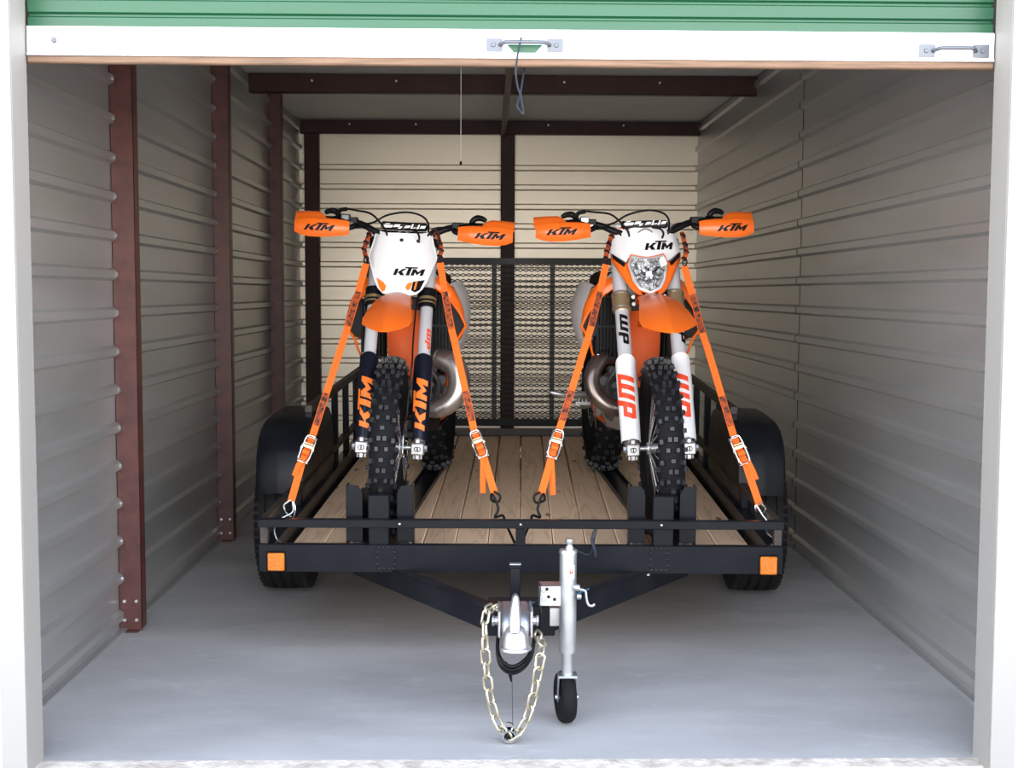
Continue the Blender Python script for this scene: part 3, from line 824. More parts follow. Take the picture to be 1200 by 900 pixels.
# wiring on the tongue
D = 3.70
mb = MB()
for k in range(3):
    mb.tube(curve([P(584,742+k,D), P(583,760+3*k,D-.02-.01*k), P(588,774+4*k,D-.05), P(600,781+4*k,D-.06), P(613,775+4*k,D-.05), P(623,762+3*k,D), P(627,742,D)], 5), .0055, 8)
mb.tube([P(590,778,D-.02), P(598,788,D-.03), P(599,799,D-.03)], [.012,.008,.002], 10)
mb.tube([P(590,782,D-.03), P(604,786,D-.03), P(612,776,D-.03)], .005, 8)
mb.build('wiring_loop', 'black', tr, xf=TI)
MB().tube(curve([P(575,716,3.74), P(590,712,3.72), P(610,710,3.78), P(625,706,3.8), P(645,708,3.86), P(690,690,4.0)], 5), .003, 8).build('brake_wire', 'bluewire', tr, xf=TI)
MB().tube(curve([P(628,706,3.72), P(634,715,3.70), P(633,735,3.70), P(628,748,3.72)], 5), .0032, 8).build('safety_cable', 'black', tr, xf=TI)
mb = MB().tube(curve([P(676,645,4.3), P(688,650,4.28), P(694,645,4.3), P(697,630,4.34), P(700,618,4.35)], 5), .0025, 6)
mb.tube(curve([P(697,620,4.33), P(694,632,4.32), P(697,645,4.31), P(698,652,4.31)], 4), [.004]*4+[.006]*9, 8)
mb.build('wire_end', 'cord', tr, xf=TI)
MB().tube([P(600,790,3.66), P(601,855,3.58)], .0010, 5).build('thin_wire', 'cord', tr, xf=TI)
# safety chain, one object per link
cD = 3.57
cpts = curve([P(583,711,3.68), P(573,713,3.62), P(568,722,3.60), P(568,745,cD), P(569,770,cD), P(571,795,cD), P(575,820,cD), P(582,845,cD), P(593,861,cD), P(599,865,cD), P(606,861,cD), P(617,843,cD), P(624,820,cD), P(630,790,cD), P(634,768,cD), P(635,752,3.62), P(628,742,3.68)], 24)
L = [0]
for p, q in zip(cpts[:-1], cpts[1:]): L.append(L[-1] + (q-p).length)
def at(d):
    for i in range(len(L)-1):
        if L[i+1] >= d: return cpts[i].lerp(cpts[i+1], (d-L[i])/max(L[i+1]-L[i], 1e-9))
    return cpts[-1]
bp0 = P(583, 713, 3.70)
ch = MB().cyl(bp0, bp0 + Vector((0,.03,0)), .009, n=8).build('safety_chain', 'yzinc', tr, xf=TI, label='yellowish zinc safety chain looping down under the coupler')
hl, hw_, wr = .0245, .0130, .0038
lk = []
for k in range(20):
    t = 2*PI*k/20; x = math.cos(t)*hw_; y = math.sin(t)*hw_ + math.copysign(hl-hw_, math.sin(t))
    lk.append((x, y, 0))
lkm = MB().tube(lk, wr, 7, closed=True)
link_me = None
pitch = .0395; n = int(L[-1]/pitch)
for k in range(n):
    p, q = at(k*L[-1]/n), at((k+1)*L[-1]/n)
    d = (q-p).normalized(); rot = d.to_track_quat('Y', 'Z').to_matrix().to_4x4()
    m = TI @ Matrix.Translation((p+q)/2) @ rot @ Matrix.Rotation(R(35 if k % 2 == 0 else -60) + random.uniform(-.2,.2), 4, 'Y')
    if link_me is None:
        o = lkm.build('chain_link', 'yzinc', ch); link_me = o.data
    else:
        o = bpy.data.objects.new('chain_link', link_me); C.objects.link(o); o.parent = ch
    o.matrix_basis = m
hk = P(597, 866, cD)
hz = max(hk.z, .03)
mb = MB().lathe([(.016,-.005),(.021,-.005),(.021,.005),(.016,.005)], (hk.x, hk.y-.008, .026), (0,1,0.2), 22, closed=True)
mb.lathe([(.0095,-.004),(.0135,-.004),(.0135,.004),(.0095,.004)], (hk.x-.002, hk.y, .052), (0.2,1,0), 18, closed=True)
mb.tube([(hk.x-.016, hk.y, .04), (hk.x-.02, hk.y, .02), (hk.x-.008, hk.y-.004, .008), (hk.x+.012, hk.y, .008), (hk.x+.02, hk.y+.002, .024)], .0045, 8)
mb.build('chain_hook', 'chrome', ch, xf=TI)
MB().lathe([(0,-.021),(.010,-.019),(.018,-.011),(.021,0),(.018,.011),(.010,.019),(0,.021)], (hk.x, hk.y+.012, .024), (0,0,1), 20).build('chain_weight', 'black', ch, xf=TI)

# ================================================================ THE MOTORCYCLES
# bike space: origin under the front axle on the deck, x to the viewer's right, y towards the tail, z up
WR, WRr = .352, .335
SA = R(26.5)
def fk(x, t, n=0.0):
    """point along the fork: t metres up from the axle, n metres forward of the leg"""
    return Vector((x, .03 + t*math.sin(SA) - n*math.cos(SA), WR + t*math.cos(SA) + n*math.sin(SA)))
def knobby(cx, cy, R0, width, n, parent, seed=0, hub_side=1, disc=1, front=True):
    """tyre with knobs, rim, hub, spokes, disc"""
    c = Vector((cx, cy, R0)); ax = Vector((1,0,0))
    rt = R0 - .013; w = width/2
    sh = rt - w*.75
    prof = [(rt-.085, -.028), (sh-.01, -w), (sh+.012, -w*1.0), (rt-.016, -w*.80), (rt-.004, -w*.42), (rt, 0), (rt-.004, w*.42), (rt-.016, w*.80), (sh+.012, w), (sh-.01, w), (rt-.085, .028)]
    ty = MB().lathe(prof, c, ax, 72, closed=True).build('front_tyre' if front else 'rear_tyre', 'matte', parent, sharp=60)
    mb = MB(); rnd = random.Random(seed)
    def knob(th, x, rad, lx, ly, h, roll):
        m = Matrix.Translation(c) @ Matrix.Rotation(th, 4, 'X') @ Matrix.Translation((x, 0, rad)) @ Matrix.Rotation(roll, 4, 'Y')
        k = .82
        ps = [(-lx,-ly,-.006),(lx,-ly,-.006),(lx,ly,-.006),(-lx,ly,-.006),(-lx*k,-ly*k,h),(lx*k,-ly*k,h),(lx*k,ly*k,h),(-lx*k,ly*k,h)]
        mb.hexa([m @ Vector(p) for p in ps])
    for i in range(n):
        th = 2*PI*i/n
        if i % 3 == 0:
            for sx in (-1,1): knob(th, sx*w*.22, rt, w*.18, .0100, .0145, 0)
        elif i % 3 == 1:
            for sx in (-1,1): knob(th, sx*w*.34, rt-.001, w*.17, .0090, .0135, sx*R(8))
        else:
            knob(th, 0, rt, w*.20, .0085, .0135, 0)
        for sx in (-1,1):
            if i % 2 == 0: knob(th+.02, sx*w*.72, rt-.009, w*.17, .010, .0145, sx*R(28))
            else: knob(th, sx*w*.95, rt-.026, w*.13, .009, .012, sx*R(55))
    mb.build('tread_knobs', 'knob', ty, kind='stuff', sharp=25)
    rr = rt - .078
    MB().lathe([(rr+.012,-.026),(rr+.006,-.028),(rr-.006,-.02),(rr-.012,0),(rr-.006,.02),(rr+.006,.028),(rr+.012,.026),(rr,0)], c, ax, 56, closed=True).build('wheel_rim', 'black', ty)
    hb = MB().lathe([(.012,-.052),(.022,-.052),(.026,-.045),(.020,-.04),(.018,0),(.020,.035),(.045,.038),(.045,.043),(.012,.05)], c, ax, 28, closed=True)
    hb.cyl(c-ax*.105, c+ax*.105, .010, n=14)
    hb.build('wheel_hub', 'alloy', ty)
    sp = MB()
    for k in range(36):
        th = 2*PI*k/36; s_ = 1 if k % 2 else -1; t2 = th + (R(16) if (k//2) % 2 else -R(16))
        a = c + Vector((s_*.042, math.sin(t2)*.024, math.cos(t2)*.024)); b = c + Vector((s_*.006, math.sin(th)*(rr-.008), math.cos(th)*(rr-.008)))
        sp.tube([a, b], .0019, 5)
    sp.build('spokes', 'chrome', ty, kind='stuff')
    if disc:
        xd = disc*.058; n2 = 48; rows = [[], []]
        d = MB(); ro, ri = (.128, .105) if front else (.108, .088)
        for k in range(n2+1):
            t = 2*PI*k/n2; rw = ro + .004*math.cos(12*t)
            rows[0].append(c + Vector((xd, math.sin(t)*rw, math.cos(t)*rw))); rows[1].append(c + Vector((xd, math.sin(t)*ri, math.cos(t)*ri)))
        d.sheet(rows, .003, (1,0,0))
        for k in range(6):
            t = 2*PI*k/6
            d.beam(c + Vector((xd, math.sin(t)*.04, math.cos(t)*.04)), c + Vector((xd, math.sin(t+.35)*ri, math.cos(t+.35)*ri)), .004, .01, (1,0,0))
        d.build('brake_disc', 'chrome', ty)
    return ty

def make_bike(kind, label, X, psi, fps, bar_roll):
    A = kind == 'A'
    root_m = TM @ Matrix.Translation((X, .40, DZ)) @ Matrix.Rotation(psi, 4, 'Z')
    t = empty('dirt_bike', root_m, label, 'motorcycle')
    # the steered half is turned about the steering axis
    piv = Vector((0, .03 + .65*math.sin(SA), WR + .65*math.cos(SA))); saxis = Vector((0, math.sin(SA), math.cos(SA)))
    Sm = Matrix.Translation(piv) @ Matrix.Rotation(fps, 4, saxis) @ Matrix.Translation(-piv)
    def B(mb, name, m, parent=None, **k):
        return mb.build(name, m, t if parent is None else parent, xf=Sm, **k)
    # wheel: built straight, then turned with the fork
    n0 = len(C.objects)
    w = knobby(0, 0, WR, .094, 57, t, seed=1, disc=1)
    for o in [w] + [o for o in C.objects if o.parent == w]: o.data.transform(Sm)
    # fork legs
    FX = .108
    for sx in (-1, 1):
        up = MB().cyl(fk(sx*FX, .36), fk(sx*FX, .60), .0255 if A else .029, n=28).cyl(fk(sx*FX, .60), fk(sx*FX, .90), .0285 if A else .031, n=28)
        up.cyl(fk(sx*FX, .90), fk(sx*FX, .915), .024, n=20).cyl(fk(sx*FX, .915), fk(sx*FX, .925), .010, n=10)
        leg = B(up, 'fork_tube', 'fork')
        # protector
        g = MB(); rows = []
        nst = 13; na = 15
        r0, r1 = (.0285, .0355) if A else (.036, .0385)
        for i in range(nst):
            f = i/(nst-1); tt = .022 + f*.355; rr = r0 + (r1-r0)*min(1, f*1.6)
            row = []
            for j in range(na):
                an = R(-112) + R(224)*j/(na-1)
                te = tt
                if i >= nst-3: te = tt - .045*(abs(an)/R(112))**2*(i-(nst-4))/3
                if i == nst-1: te -= .0
                row.append(fk(sx*FX + math.sin(an)*rr, te, math.cos(an)*rr))
            rows.append(row)
        g.sheet(rows, -.0025)
        gd = B(g, 'fork_guard', 'navy' if A else 'white', leg, label=('dark navy fork guard with large orange letters' if A else 'white fork guard with red slanted letters'))
        top = (.0355 if A else .0385)
        # lettering on the guard
        def onguard(tv, an, d, sx=sx):
            f = (tv-.022)/.355; rr = r0 + (r1-r0)*min(1, f*1.6) + d + .0030
            return fk(sx*FX + math.sin(an)*rr, tv, math.cos(an)*rr)
        lt = MB()
        rot = R(0 if sx < 0 else -4)
        if A:
            Wd, Hd = .205, .041
            lettering(lt, 'KTM', Wd, Hd, lambda u, v, d: onguard(.055 + u, R(37 if sx < 0 else 38) - v/.034, d), slant=.22, nu=2, nv=5)
            B(lt, 'guard_lettering', 'orange_print', gd, label='orange brand letters running up the guard')
        else:
            lettering(lt, 'WP', .175, .062, lambda u, v, d: onguard(.30 - u, R(-62) + rot + v/.037 + 0.0, d), slant=.35, nu=3, nv=6)
            B(lt, 'guard_lettering', 'red', gd, label='red brand letters running down the guard')
            l2 = MB()
            lettering(l2, 'WP', .125, .032, lambda u, v, d: fk(sx*FX + math.sin(R(-28 if sx < 0 else 5) + v/.03)*(.0295+d), .555 - u, math.cos(R(-28 if sx < 0 else 5) + v/.03)*(.0295+d)), slant=.2, nu=3, nv=4)
            B(l2, 'tube_lettering', 'ink', leg, label='black brand letters on the fork tube')
        if A and sx > 0:
            l2 = MB(); lettering(l2, 'WP', .085, .018, lambda u, v, d: fk(sx*FX + math.sin(R(18) + v/.026)*(.0262+d), .49 - u, math.cos(R(18) + v/.026)*(.0262+d)), slant=.2, nv=4)
            B(l2, 'tube_lettering', 'red', leg, label='small red letters on the silver fork tube')
        # foot
        ft = MB().cyl(fk(sx*FX, -.035), fk(sx*FX, .035), .024, n=16)
        cc = Vector((sx*FX, -.012, WR))
        ft.bx(cc.x-.026, cc.x+.026, cc.y-.022, cc.y+.03, cc.z-.024, cc.z+.024)
        ft.bx(cc.x-.011, cc.x+.011, cc.y-.016, cc.y+.012, cc.z-.044, cc.z+.042)
        fo = B(ft, 'axle_clamp', 'alloy', leg, bevel=.005)
        bo = MB()
        for dx in (-.013, .013): hexhead(bo, (cc.x+dx, cc.y-.005, cc.z-.024), (0,0,-1), .006, .016, 8); 
        hexhead(bo, (cc.x+sx*.026, cc.y, cc.z), (sx,0,0), .013, .010, 6)
        B(bo, 'clamp_bolts', 'zinc', fo, kind='stuff')
        rg = MB(); lk_ = []
        for k in range(20):
            a = 2*PI*k/20; lk_.append((cc.x + (.011 if A else .010)*math.copysign(abs(math.cos(a))**.6, math.cos(a)), cc.y-.0225, cc.z + .008*math.copysign(abs(math.sin(a))**.6, math.sin(a))))
        rg.tube(lk_, .0016, 6, closed=True); rg.bx(cc.x-.002, cc.x+.002, cc.y-.0235, cc.y-.021, cc.z-.007, cc.z+.007)
        B(rg, 'clamp_mark', 'ink', fo)
        # lower clamp
        if A:
            cl = MB().cyl(fk(sx*FX, .585), fk(sx*FX, .665), .0365, n=28); B(cl, 'fork_clamp', 'black', leg, bevel=.001)
            cl = MB().cyl(fk(sx*FX, .616), fk(sx*FX, .628), .0372, n=28).cyl(fk(sx*FX, .60), fk(sx*FX, .607), .0372, n=28); B(cl, 'clamp_ring', 'gold', leg)
        else:
            cl = MB().cyl(fk(sx*FX, .575), fk(sx*FX, .655), .0385, n=28); B(cl, 'fork_clamp', 'gold', leg, bevel=.001)
            cl = MB()
            for q in (.585, .643): cl.cyl(fk(sx*FX, q), fk(sx*FX, q+.006), .040, n=28)
            for q in (.60, .63): hexhead(cl, fk(sx*(FX-.045), q, .02), (0,-1,0), .0075, .02, 8)
            B(cl, 'clamp_ring', 'zinc', leg)
    tc_ = MB().beam(fk(-.09, .62, -.03), fk(.09, .62, -.03), .05, .05, (0,0,1))
    tc_.beam(fk(-.12, .87), fk(.12, .87), .06, .03, (0,0,1)).cyl(fk(0,.6,-.035), fk(0,.88,-.035), .02)
    for sx in (-1,1): tc_.cyl(fk(sx*FX,.855), fk(sx*FX,.89), .037, n=24)
    B(tc_, 'triple_clamp', 'black', bevel=.003)
    # brake line down the right leg and caliper
    ca = MB(); ca.bx(.045, .085, .09, .15, WR+.02, WR+.10).bx(.05, .09, .03, .11, WR+.03, WR+.06)
    B(ca, 'front_caliper', 'black', bevel=.006)
    bl = MB().tube(curve([fk(.075,.68,.02), fk(.066,.55,.03), fk(.064,.42,.035), fk(.066,.33,.04), fk(.060,.25,.02), (.055,.10,WR+.12), (.062,.11,WR+.09)], 5), .0035, 8)
    B(bl, 'brake_line', 'black')
    # fender: beak, arch and the flap behind the wheel
    k = 1.0 if A else 1.13
    st = [(.33,.050,.900),(.24,.052,.935),(.15,.055,.948),(.05,.060,.946),(-.06,.070,.934),(-.16,.082,.912),(-.24,.090,.888),(-.29,.086,.871),(-.345,.052,.850),(-.385,.020,.835),(-.397,.004,.830)]
    rows = []
    for y, hw, z in st:
        row = []
        for j in range(11):
            q = -1 + 2*j/10
            crease = -.006*(1-min(1,abs(q)/.55)) if y < 0 else 0
            row.append((q*hw*k, y, z - .026*abs(q)**1.6*(hw/.09) - crease - .003))
        rows.append(row)
    fe = B(MB().sheet(rows, -.003), 'front_fender', 'orange', sharp=60)
    if True:
        flp = []
        for y, hw, z in [(.33,.055,.895),(.355,.066,.84),(.375,.07,.78),(.385,.07,.72),(.39,.068,.66),(.395,.06,.60)]:
            flp.append([(q*hw, y + .018*(1-q*q)*-1 + .018, z) for q in (-1,-.6,-.2,.2,.6,1)])
        MB().sheet(flp, .003).build('inner_fender', 'orange_paint', t, sharp=60)  # flap's shade put into its colour by using the darker orange
    # fender stripes near the headstock
    mb = MB()
    for q0, q1, y0, y1 in (((.25,.75,.16,.06)),):
        pass
    dec = MB()
    zf = lambda x, y: .9145 - .024*(abs(x)/.072)**2.2*.8
    dec.sheet([[(.022, .10, zf(.022,.1)+.004), (.045, .10, zf(.045,.1)+.004)], [(.045, -.06, zf(.045,0)+.001), (.07, -.05, zf(.066,0)+.001)]], .0015, (0,0,1))
    # number plate / headlight mask
    def py_(z, x, w_=.13): return (.03 + (z-WR)*math.tan(SA)) - .088 + .045*(x/w_)**2
    if A:
        st = [(1.188,.112),(1.178,.114),(1.14,.122),(1.085,.138),(1.075,.138),(1.03,.122),(.985,.105),(.955,.088),(.935,.066)]
        rows = []
        for i, (z, hw) in enumerate(st):
            row = []
            for j in range(13):
                q = -1 + 2*j/12; x = q*hw
                zz = z - (.018*(1-q*q) if i == 0 else 0) - (.0 if i < 8 else .012*(1-abs(q)))
                row.append((x, py_(zz, x), zz))
            rows.append(row)
        pl = B(MB().sheet(rows, .003, (0,1,0)), 'number_plate', 'white', sharp=60, label='plain white plastic number plate')
        rim = MB()   # raised rim round the plate
        edge = [rows[i][0] for i in range(9)] + [rows[8][j] for j in range(1,12)] + [rows[i][12] for i in range(8,-1,-1)]
        rim.tube([Vector(p) for p in edge], .0028, 8); B(rim, 'plate_rim', 'white', pl)
        x0, z0 = .032-.034, 1.008
        B(lettering(MB(), 'KTM', .118, .026, lambda u, v, d: Vector((-.030+u, py_(z0+v, -.030+u)-.001-d, z0+v))), 'plate_lettering', 'ink', pl, label='black brand letters on the white plate')
        def patch(poly, m, nm, off=.0012):
            B(MB().prism(poly, lambda u, v, w: Vector((u, py_(v, u)-off-w, v)), .001), nm, m, pl)
        patch([(-.098,.995),(-.070,.980),(-.055,.963),(-.060,.945),(-.072,.940),(-.086,.962)], 'orange_print', 'orange_accent')
        patch([(.022,.963),(.032,.978),(.052,.982),(.040,.952),(.030,.950)], 'orange_print', 'orange_accent')
        patch([(.046,.950),(.052,.984),(.098,.992),(.080,.952),(.062,.942)], 'ink', 'dark_accent')
        patch([(.056,.952),(.062,.984),(.070,.985),(.063,.952)], 'orange_print', 'orange_accent', .0025)
        b = MB(); b.lathe([(0,-.004),(.006,-.003),(.008,0)], (-.005, py_(1.148,0), 1.148), (0,1,0), 14); b.lathe([(0,-.004),(.006,-.003),(.008,0)], (.062, py_(1.147,.06)-.001, 1.146), (0,1,0), 14)
        B(b, 'plate_bolts', 'ink', pl, kind='stuff')
    else:
        # white upper shell, with the lamp notch cut as rows
        def zt(x): return 1.222 - .020*(1-(x/.115)**2)
        cols = [-.142,-.12,-.10,-.084,-.070,-.045,-.02,0,.02,.045,.070,.084,.10,.12,.142]
        def zb(x):
            ax_ = abs(x)
            if ax_ <= .07: return 1.082 + .012*ax_/.07
            if ax_ <= .084: return 1.094 - (ax_-.07)/.014*.030
            return 1.064 + (ax_-.084)/.058*.040
        rows = []
        for r_ in range(6):
            f = r_/5; row = []
            for x in cols:
                xt = x*.115/.142
                xx = xt + (x-xt)*min(1, f*1.15); z = zt(xt) + (zb(x)-zt(xt))*f
                row.append((xx, py_(z, xx), z))
            rows.append(row)
        pl = B(MB().sheet(rows, .003, (0,1,0)), 'headlight_mask', 'white', sharp=60, label='white and orange headlight mask')
        B(lettering(MB(), 'KTM', .114, .028, lambda u, v, d: Vector((-.008+u, py_(1.112+v, -.008+u)-.001-d, 1.112+v))), 'mask_lettering', 'ink', pl, label='black brand letters on the mask')
        # orange cheeks
        for sx in (-1, 1):
            c_out = [(1.108,.1435),(1.07,.142),(1.03,.118),(.985,.092),(.955,.070),(.935,.048)]
            c_in = [(1.072,.1415),(1.060,.080),(1.03,.073),(.985,.060),(.955,.040),(.935,.028)]
            rr_ = []
            for (za, xa), (zb_, xb) in zip(c_out, c_in):
                rr_.append([(sx*(xa+(xb-xa)*f), py_(za+(zb_-za)*f, xa+(xb-xa)*f)-.004-.010*math.sin(f*PI), za+(zb_-za)*f) for f in (0,.25,.5,.75,1)])
            ck = B(MB().sheet(rr_, .004, (0,1,0)), 'mask_cheek', 'orange', pl, sharp=70)
            bk = MB().prism([(sx*.139,1.102),(sx*.136,1.080),(sx*.096,1.046),(sx*.090,1.060)], lambda u, v, w: Vector((u, py_(v, u)-.016-w, v)), .0015)
            B(bk, 'dark_accent', 'ink', pl)
        # orange lip round the lamp
        hexo = [(-.066,1.094),(-.030,1.085),(0,1.080),(.030,1.085),(.066,1.094),(.080,1.058),(.064,.990),(.042,.955),(0,.938),(-.042,.955),(-.064,.990),(-.080,1.058)]
        lp_ = [Vector((x, py_(z, x)-.012, z)) for x, z in hexo]
        B(MB().tube(lp_, .0042, 8, closed=True), 'lamp_lip', 'orange', pl)
        hexi = [(x*.94, 1.012+(z-1.012)*.92) for x, z in hexo]
        B(MB().tube([Vector((x, py_(z, x)-.014, z)) for x, z in hexi], .0062, 8, closed=True), 'lamp_bezel', 'fork', pl)
        # reflector bowl with facets, bulb, lens
        cz = 1.015; rings = []
        cyy = py_(cz, 0)
        for f, dpt in ((.97,.0),(.8,.016),(.55,.032),(.28,.042),(.12,.045)):
            rings.append([Vector((x*f*.95, cyy-.006+dpt+ (0.0 if f > .9 else .003*(i%2)), cz+(z-cz)*f*.95)) for i, (x, z) in enumerate(hexo)])
        mb = MB(); mb.loft(rings, caps=False)
        B(mb, 'lamp_reflector', 'mirror', pl, sharp=8)
        mb = MB()
        for k in range(11):
            a = 2*PI*k/11+.2
            for r0_, r1_ in ((.026,.046),(.050,.068)):
                p = Vector((math.sin(a)*r0_, cyy+.012, cz-.006+math.cos(a)*r0_*.85)); q = Vector((math.sin(a+.12)*r1_, cyy+.004, cz-.006+math.cos(a+.12)*r1_*.8))
                mb.tube([p, q], [.003, .0045], 6)
        B(mb, 'reflector_ribs', 'chrome', pl, kind='stuff')
        B(MB().lathe([(0,-.030),(.012,-.028),(.021,-.015),(.024,0),(.026,.02)], (0, cyy+.016, cz), (0,1,0), 20), 'lamp_bulb_cap', 'chrome', pl)
        lens = []
        for f, dpt in ((1.0,.0),(.8,-.010),(.5,-.017),(.2,-.020)):
            lens.append([Vector((x*f*.93, py_(cz+(z-cz)*f*.93, x*f*.93)-.014+dpt, cz+(z-cz)*f*.93)) for x, z in hexo])
        lens += [[p + Vector((0,.0025,0)) for p in r] for r in reversed(lens)]
        B(MB().loft(lens + [], caps=True), 'headlight_lens', 'glass', pl, sharp=25, label='clear faceted headlight lens')
        patch2 = MB().prism([(-.106,1.208),(-.062,1.202),(-.064,1.197),(-.105,1.202)], lambda u, v, w: Vector((u, py_(v, u)-.0012-w, v)), .001)
        B(patch2, 'small_red_mark', 'red', pl)
    # handlebar (rolled a little about the y axis)
    Hm = Sm @ Matrix.Translation((0,0,1.2)) @ Matrix.Rotation(bar_roll, 4, 'Y') @ Matrix.Translation((0,0,-1.2 + (.008 if A else .018)))
    def H(mb, name, m, parent=None, **k_): return mb.build(name, m, t if parent is None else parent, xf=Hm, **k_)
    hb = MB(); pth = [(-.43,.475,1.205),(-.32,.455,1.208),(-.23,.432,1.208),(-.17,.41,1.195),(-.11,.395,1.168),(-.05,.392,1.165),(.05,.392,1.165),(.11,.395,1.168),(.17,.41,1.195),(.23,.432,1.208),(.32,.455,1.208),(.43,.475,1.205)]
    hb.tube(curve(pth, 4), .0135, 14)
    bar_ = H(hb, 'handlebar', 'black')
    pad = MB(); pad.bx(-.095, .095, .370, .415, 1.180, 1.214); H(pad, 'bar_pad', 'black', bar_, bevel=.008)
    sc_ = MB(); rnd = random.Random(3 if A else 9)
    z0 = 1.188
    for (xa, xb_, za, zb_) in ((-.09,-.05,.0,.012),(-.045,-.02,.004,.016),(-.025,-.012,-.002,.008),(.0,.022,.002,.013),(.026,.034,.0,.020),(.032,.048,.002,.007),(.052,.060,.0,.019),(.064,.085,.003,.015),(-.08,-.06,.014,.019)):
        if A is False: za += .006; zb_ += .007
        sc_.prism([(xa,z0+za),(xb_,z0+za+.002),(xb_+.006,z0+zb_),(xa+.008,z0+zb_-.001)], lambda u, v, w: Vector((u, .3695-w, v)), .001)
    H(sc_, 'pad_print', 'white_print', bar_, kind='stuff')
    for x in (-.035, .035):
        H(MB().bx(x-.013, x+.013, .378, .42, 1.115, 1.165), 'bar_clamp', 'alloy' if not A else 'black', bar_, bevel=.004)
    cr = MB().tube(curve([(-.03,.36,1.165),(.0,.35,1.18),(.03,.36,1.165)],5), .003, 6)
    H(cr, 'throttle_cable_end', 'zinc', bar_)
    for sx in (-1, 1):
        gp = MB().tube([(sx*.285,.446,1.208),(sx*.30,.45,1.208),(sx*.42,.473,1.205),(sx*.43,.475,1.205)], [.021,.0175,.0175,.020], 16); H(gp, 'grip', 'matte', bar_)
        lv = MB().tube(curve([(sx*.225,.40,1.212),(sx*.27,.385,1.214),(sx*.34,.395,1.210),(sx*.41,.41,1.207)],5), .006, 8, flat=.7); H(lv, 'lever', 'black', bar_)
        pb = MB().bx(min(sx*.195,sx*.245), max(sx*.195,sx*.245), .40, .45, 1.190, 1.225).cyl((sx*.262,.44,1.205),(sx*.285,.445,1.205),.024,n=16)
        pb.tube(curve([(sx*.27,.43,1.225),(sx*.29,.43,1.245),(sx*.315,.44,1.246),(sx*.335,.44,1.236)],3), [.010,.012,.013,.013,.014,.013,.012,.012,.010,.009], 8)
        H(pb, 'control_housing', 'black', bar_, bevel=.003)
        # hand guard: bracket, front panel, upper wing
        br = MB().tube(curve([(sx*.215,.435,1.198),(sx*.205,.40,1.190),(sx*.222,.385,1.182),(sx*.25,.375,1.180)],4), [.012]*13, 10); H(br, 'guard_bracket', 'black', bar_)
        def gy(x, z): return .332 + 2.6*(x-.33)**2 + 9*(z-1.175)**2
        xs = [(.222,1.152,1.205),(.24,1.148,1.209),(.28,1.142,1.213),(.33,1.137,1.214),(.385,1.137,1.211),(.42,1.143,1.208),(.447,1.154,1.203)]
        rows = [[(sx*x, gy(x, z), z) for z in [zb_ + (zt_-zb_)*q/6 for q in range(7)]] for x, zb_, zt_ in xs]
        gd = H(MB().sheet(rows, .003, (0,1,0)), 'hand_guard', 'orange', sharp=60, label='orange hand guard with black letters')
        xs = [(.315,1.205,1.212),(.335,1.205,1.232),(.355,1.204,1.241),(.40,1.203,1.241),(.452,1.199,1.238),(.447,1.197,1.210)]
        rows = [[(sx*x, gy(x, z)+.034, z) for z in [zb_ + (zt_-zb_)*q/3 for q in range(4)]] for x, zb_, zt_ in xs]
        H(MB().sheet(rows, .003, (0,1,0)), 'guard_wing', 'orange', gd, sharp=60)
        xa = -.405 if sx < 0 else .290
        H(lettering(MB(), 'KTM', .112, .0235, lambda u, v, d: Vector((xa+u, gy(abs(xa+u), 1.163+v)-.0008-d, 1.163+v)), slant=.5), 'guard_lettering', 'ink', gd, label='black brand letters')
    # master cylinder and cables
    mc = MB().bx(-.262, -.225, .385, .43, 1.208, 1.236).bx(-.258,-.205,.39,.44,1.185,1.206)
    H(mc, 'fluid_reservoir', 'zinc' if not A else 'engine', bar_, bevel=.005)
    cb = MB().tube(curve([(-.275,.42,1.235),(-.25,.40,1.256),(-.20,.385,1.252),(-.14,.375,1.242),(-.10,.37,1.21),(-.07,.36,1.17),(-.06,.37,1.12)],6), .0042, 8)
    cb.tube([(-.285,.42,1.235),(-.265,.41,1.252),(-.24,.40,1.256)], .0085, 10)
    H(cb, 'clutch_cable', 'black', bar_)
    cb = MB().tube(curve([(-.20,.42,1.19),(-.13,.38,1.205),(-.07,.36,1.238),(.01,.352,1.254),(.07,.358,1.243),(.098,.37,1.215),(.10,.39,1.17)],6), .0042, 8)
    H(cb, 'brake_hose', 'black', bar_)
    cb = MB().tube(curve([(.225,.42,1.20),(.16,.385,1.20),(.12,.375,1.19),(.09,.38,1.15)],5), .0045, 8).tube(curve([(-.22,.42,1.18),(-.15,.385,1.19),(-.11,.38,1.175),(-.09,.38,1.14)],5), .0045, 8)
    cb.tube(curve([(.028,.35,1.185),(.055,.318,1.178),(.068,.312,1.160),(.066,.335,1.142)],5), .0045, 8)
    H(cb, 'throttle_cable', 'black', bar_, kind='stuff')

    # ------------ body
    # tank, shrouds, seat, panels
    def ell(cx, y, cz, rx, rz, n_=18, e=2.4):
        out = []
        for i in range(n_):
            a = 2*PI*i/n_
            out.append(Vector((cx + math.copysign(abs(math.cos(a))**(2/e), math.cos(a))*rx, y, cz + math.copysign(abs(math.sin(a))**(2/e), math.sin(a))*rz)))
        return out
    tk = MB().loft([ell(0,.46,.95,.05,.06), ell(0,.52,.95,.10,.10), ell(0,.62,.93,.125,.12), ell(0,.76,.92,.12,.11), ell(0,.90,.90,.085,.08), ell(0,.96,.89,.05,.05)])
    tko = tk.build('fuel_tank', 'tank', t)
    MB().lathe([(0,.03),(.03,.03),(.034,.02),(.034,0)], (0,.60,1.045), (0,.1,1), 20).build('fuel_cap', 'orange', tko)
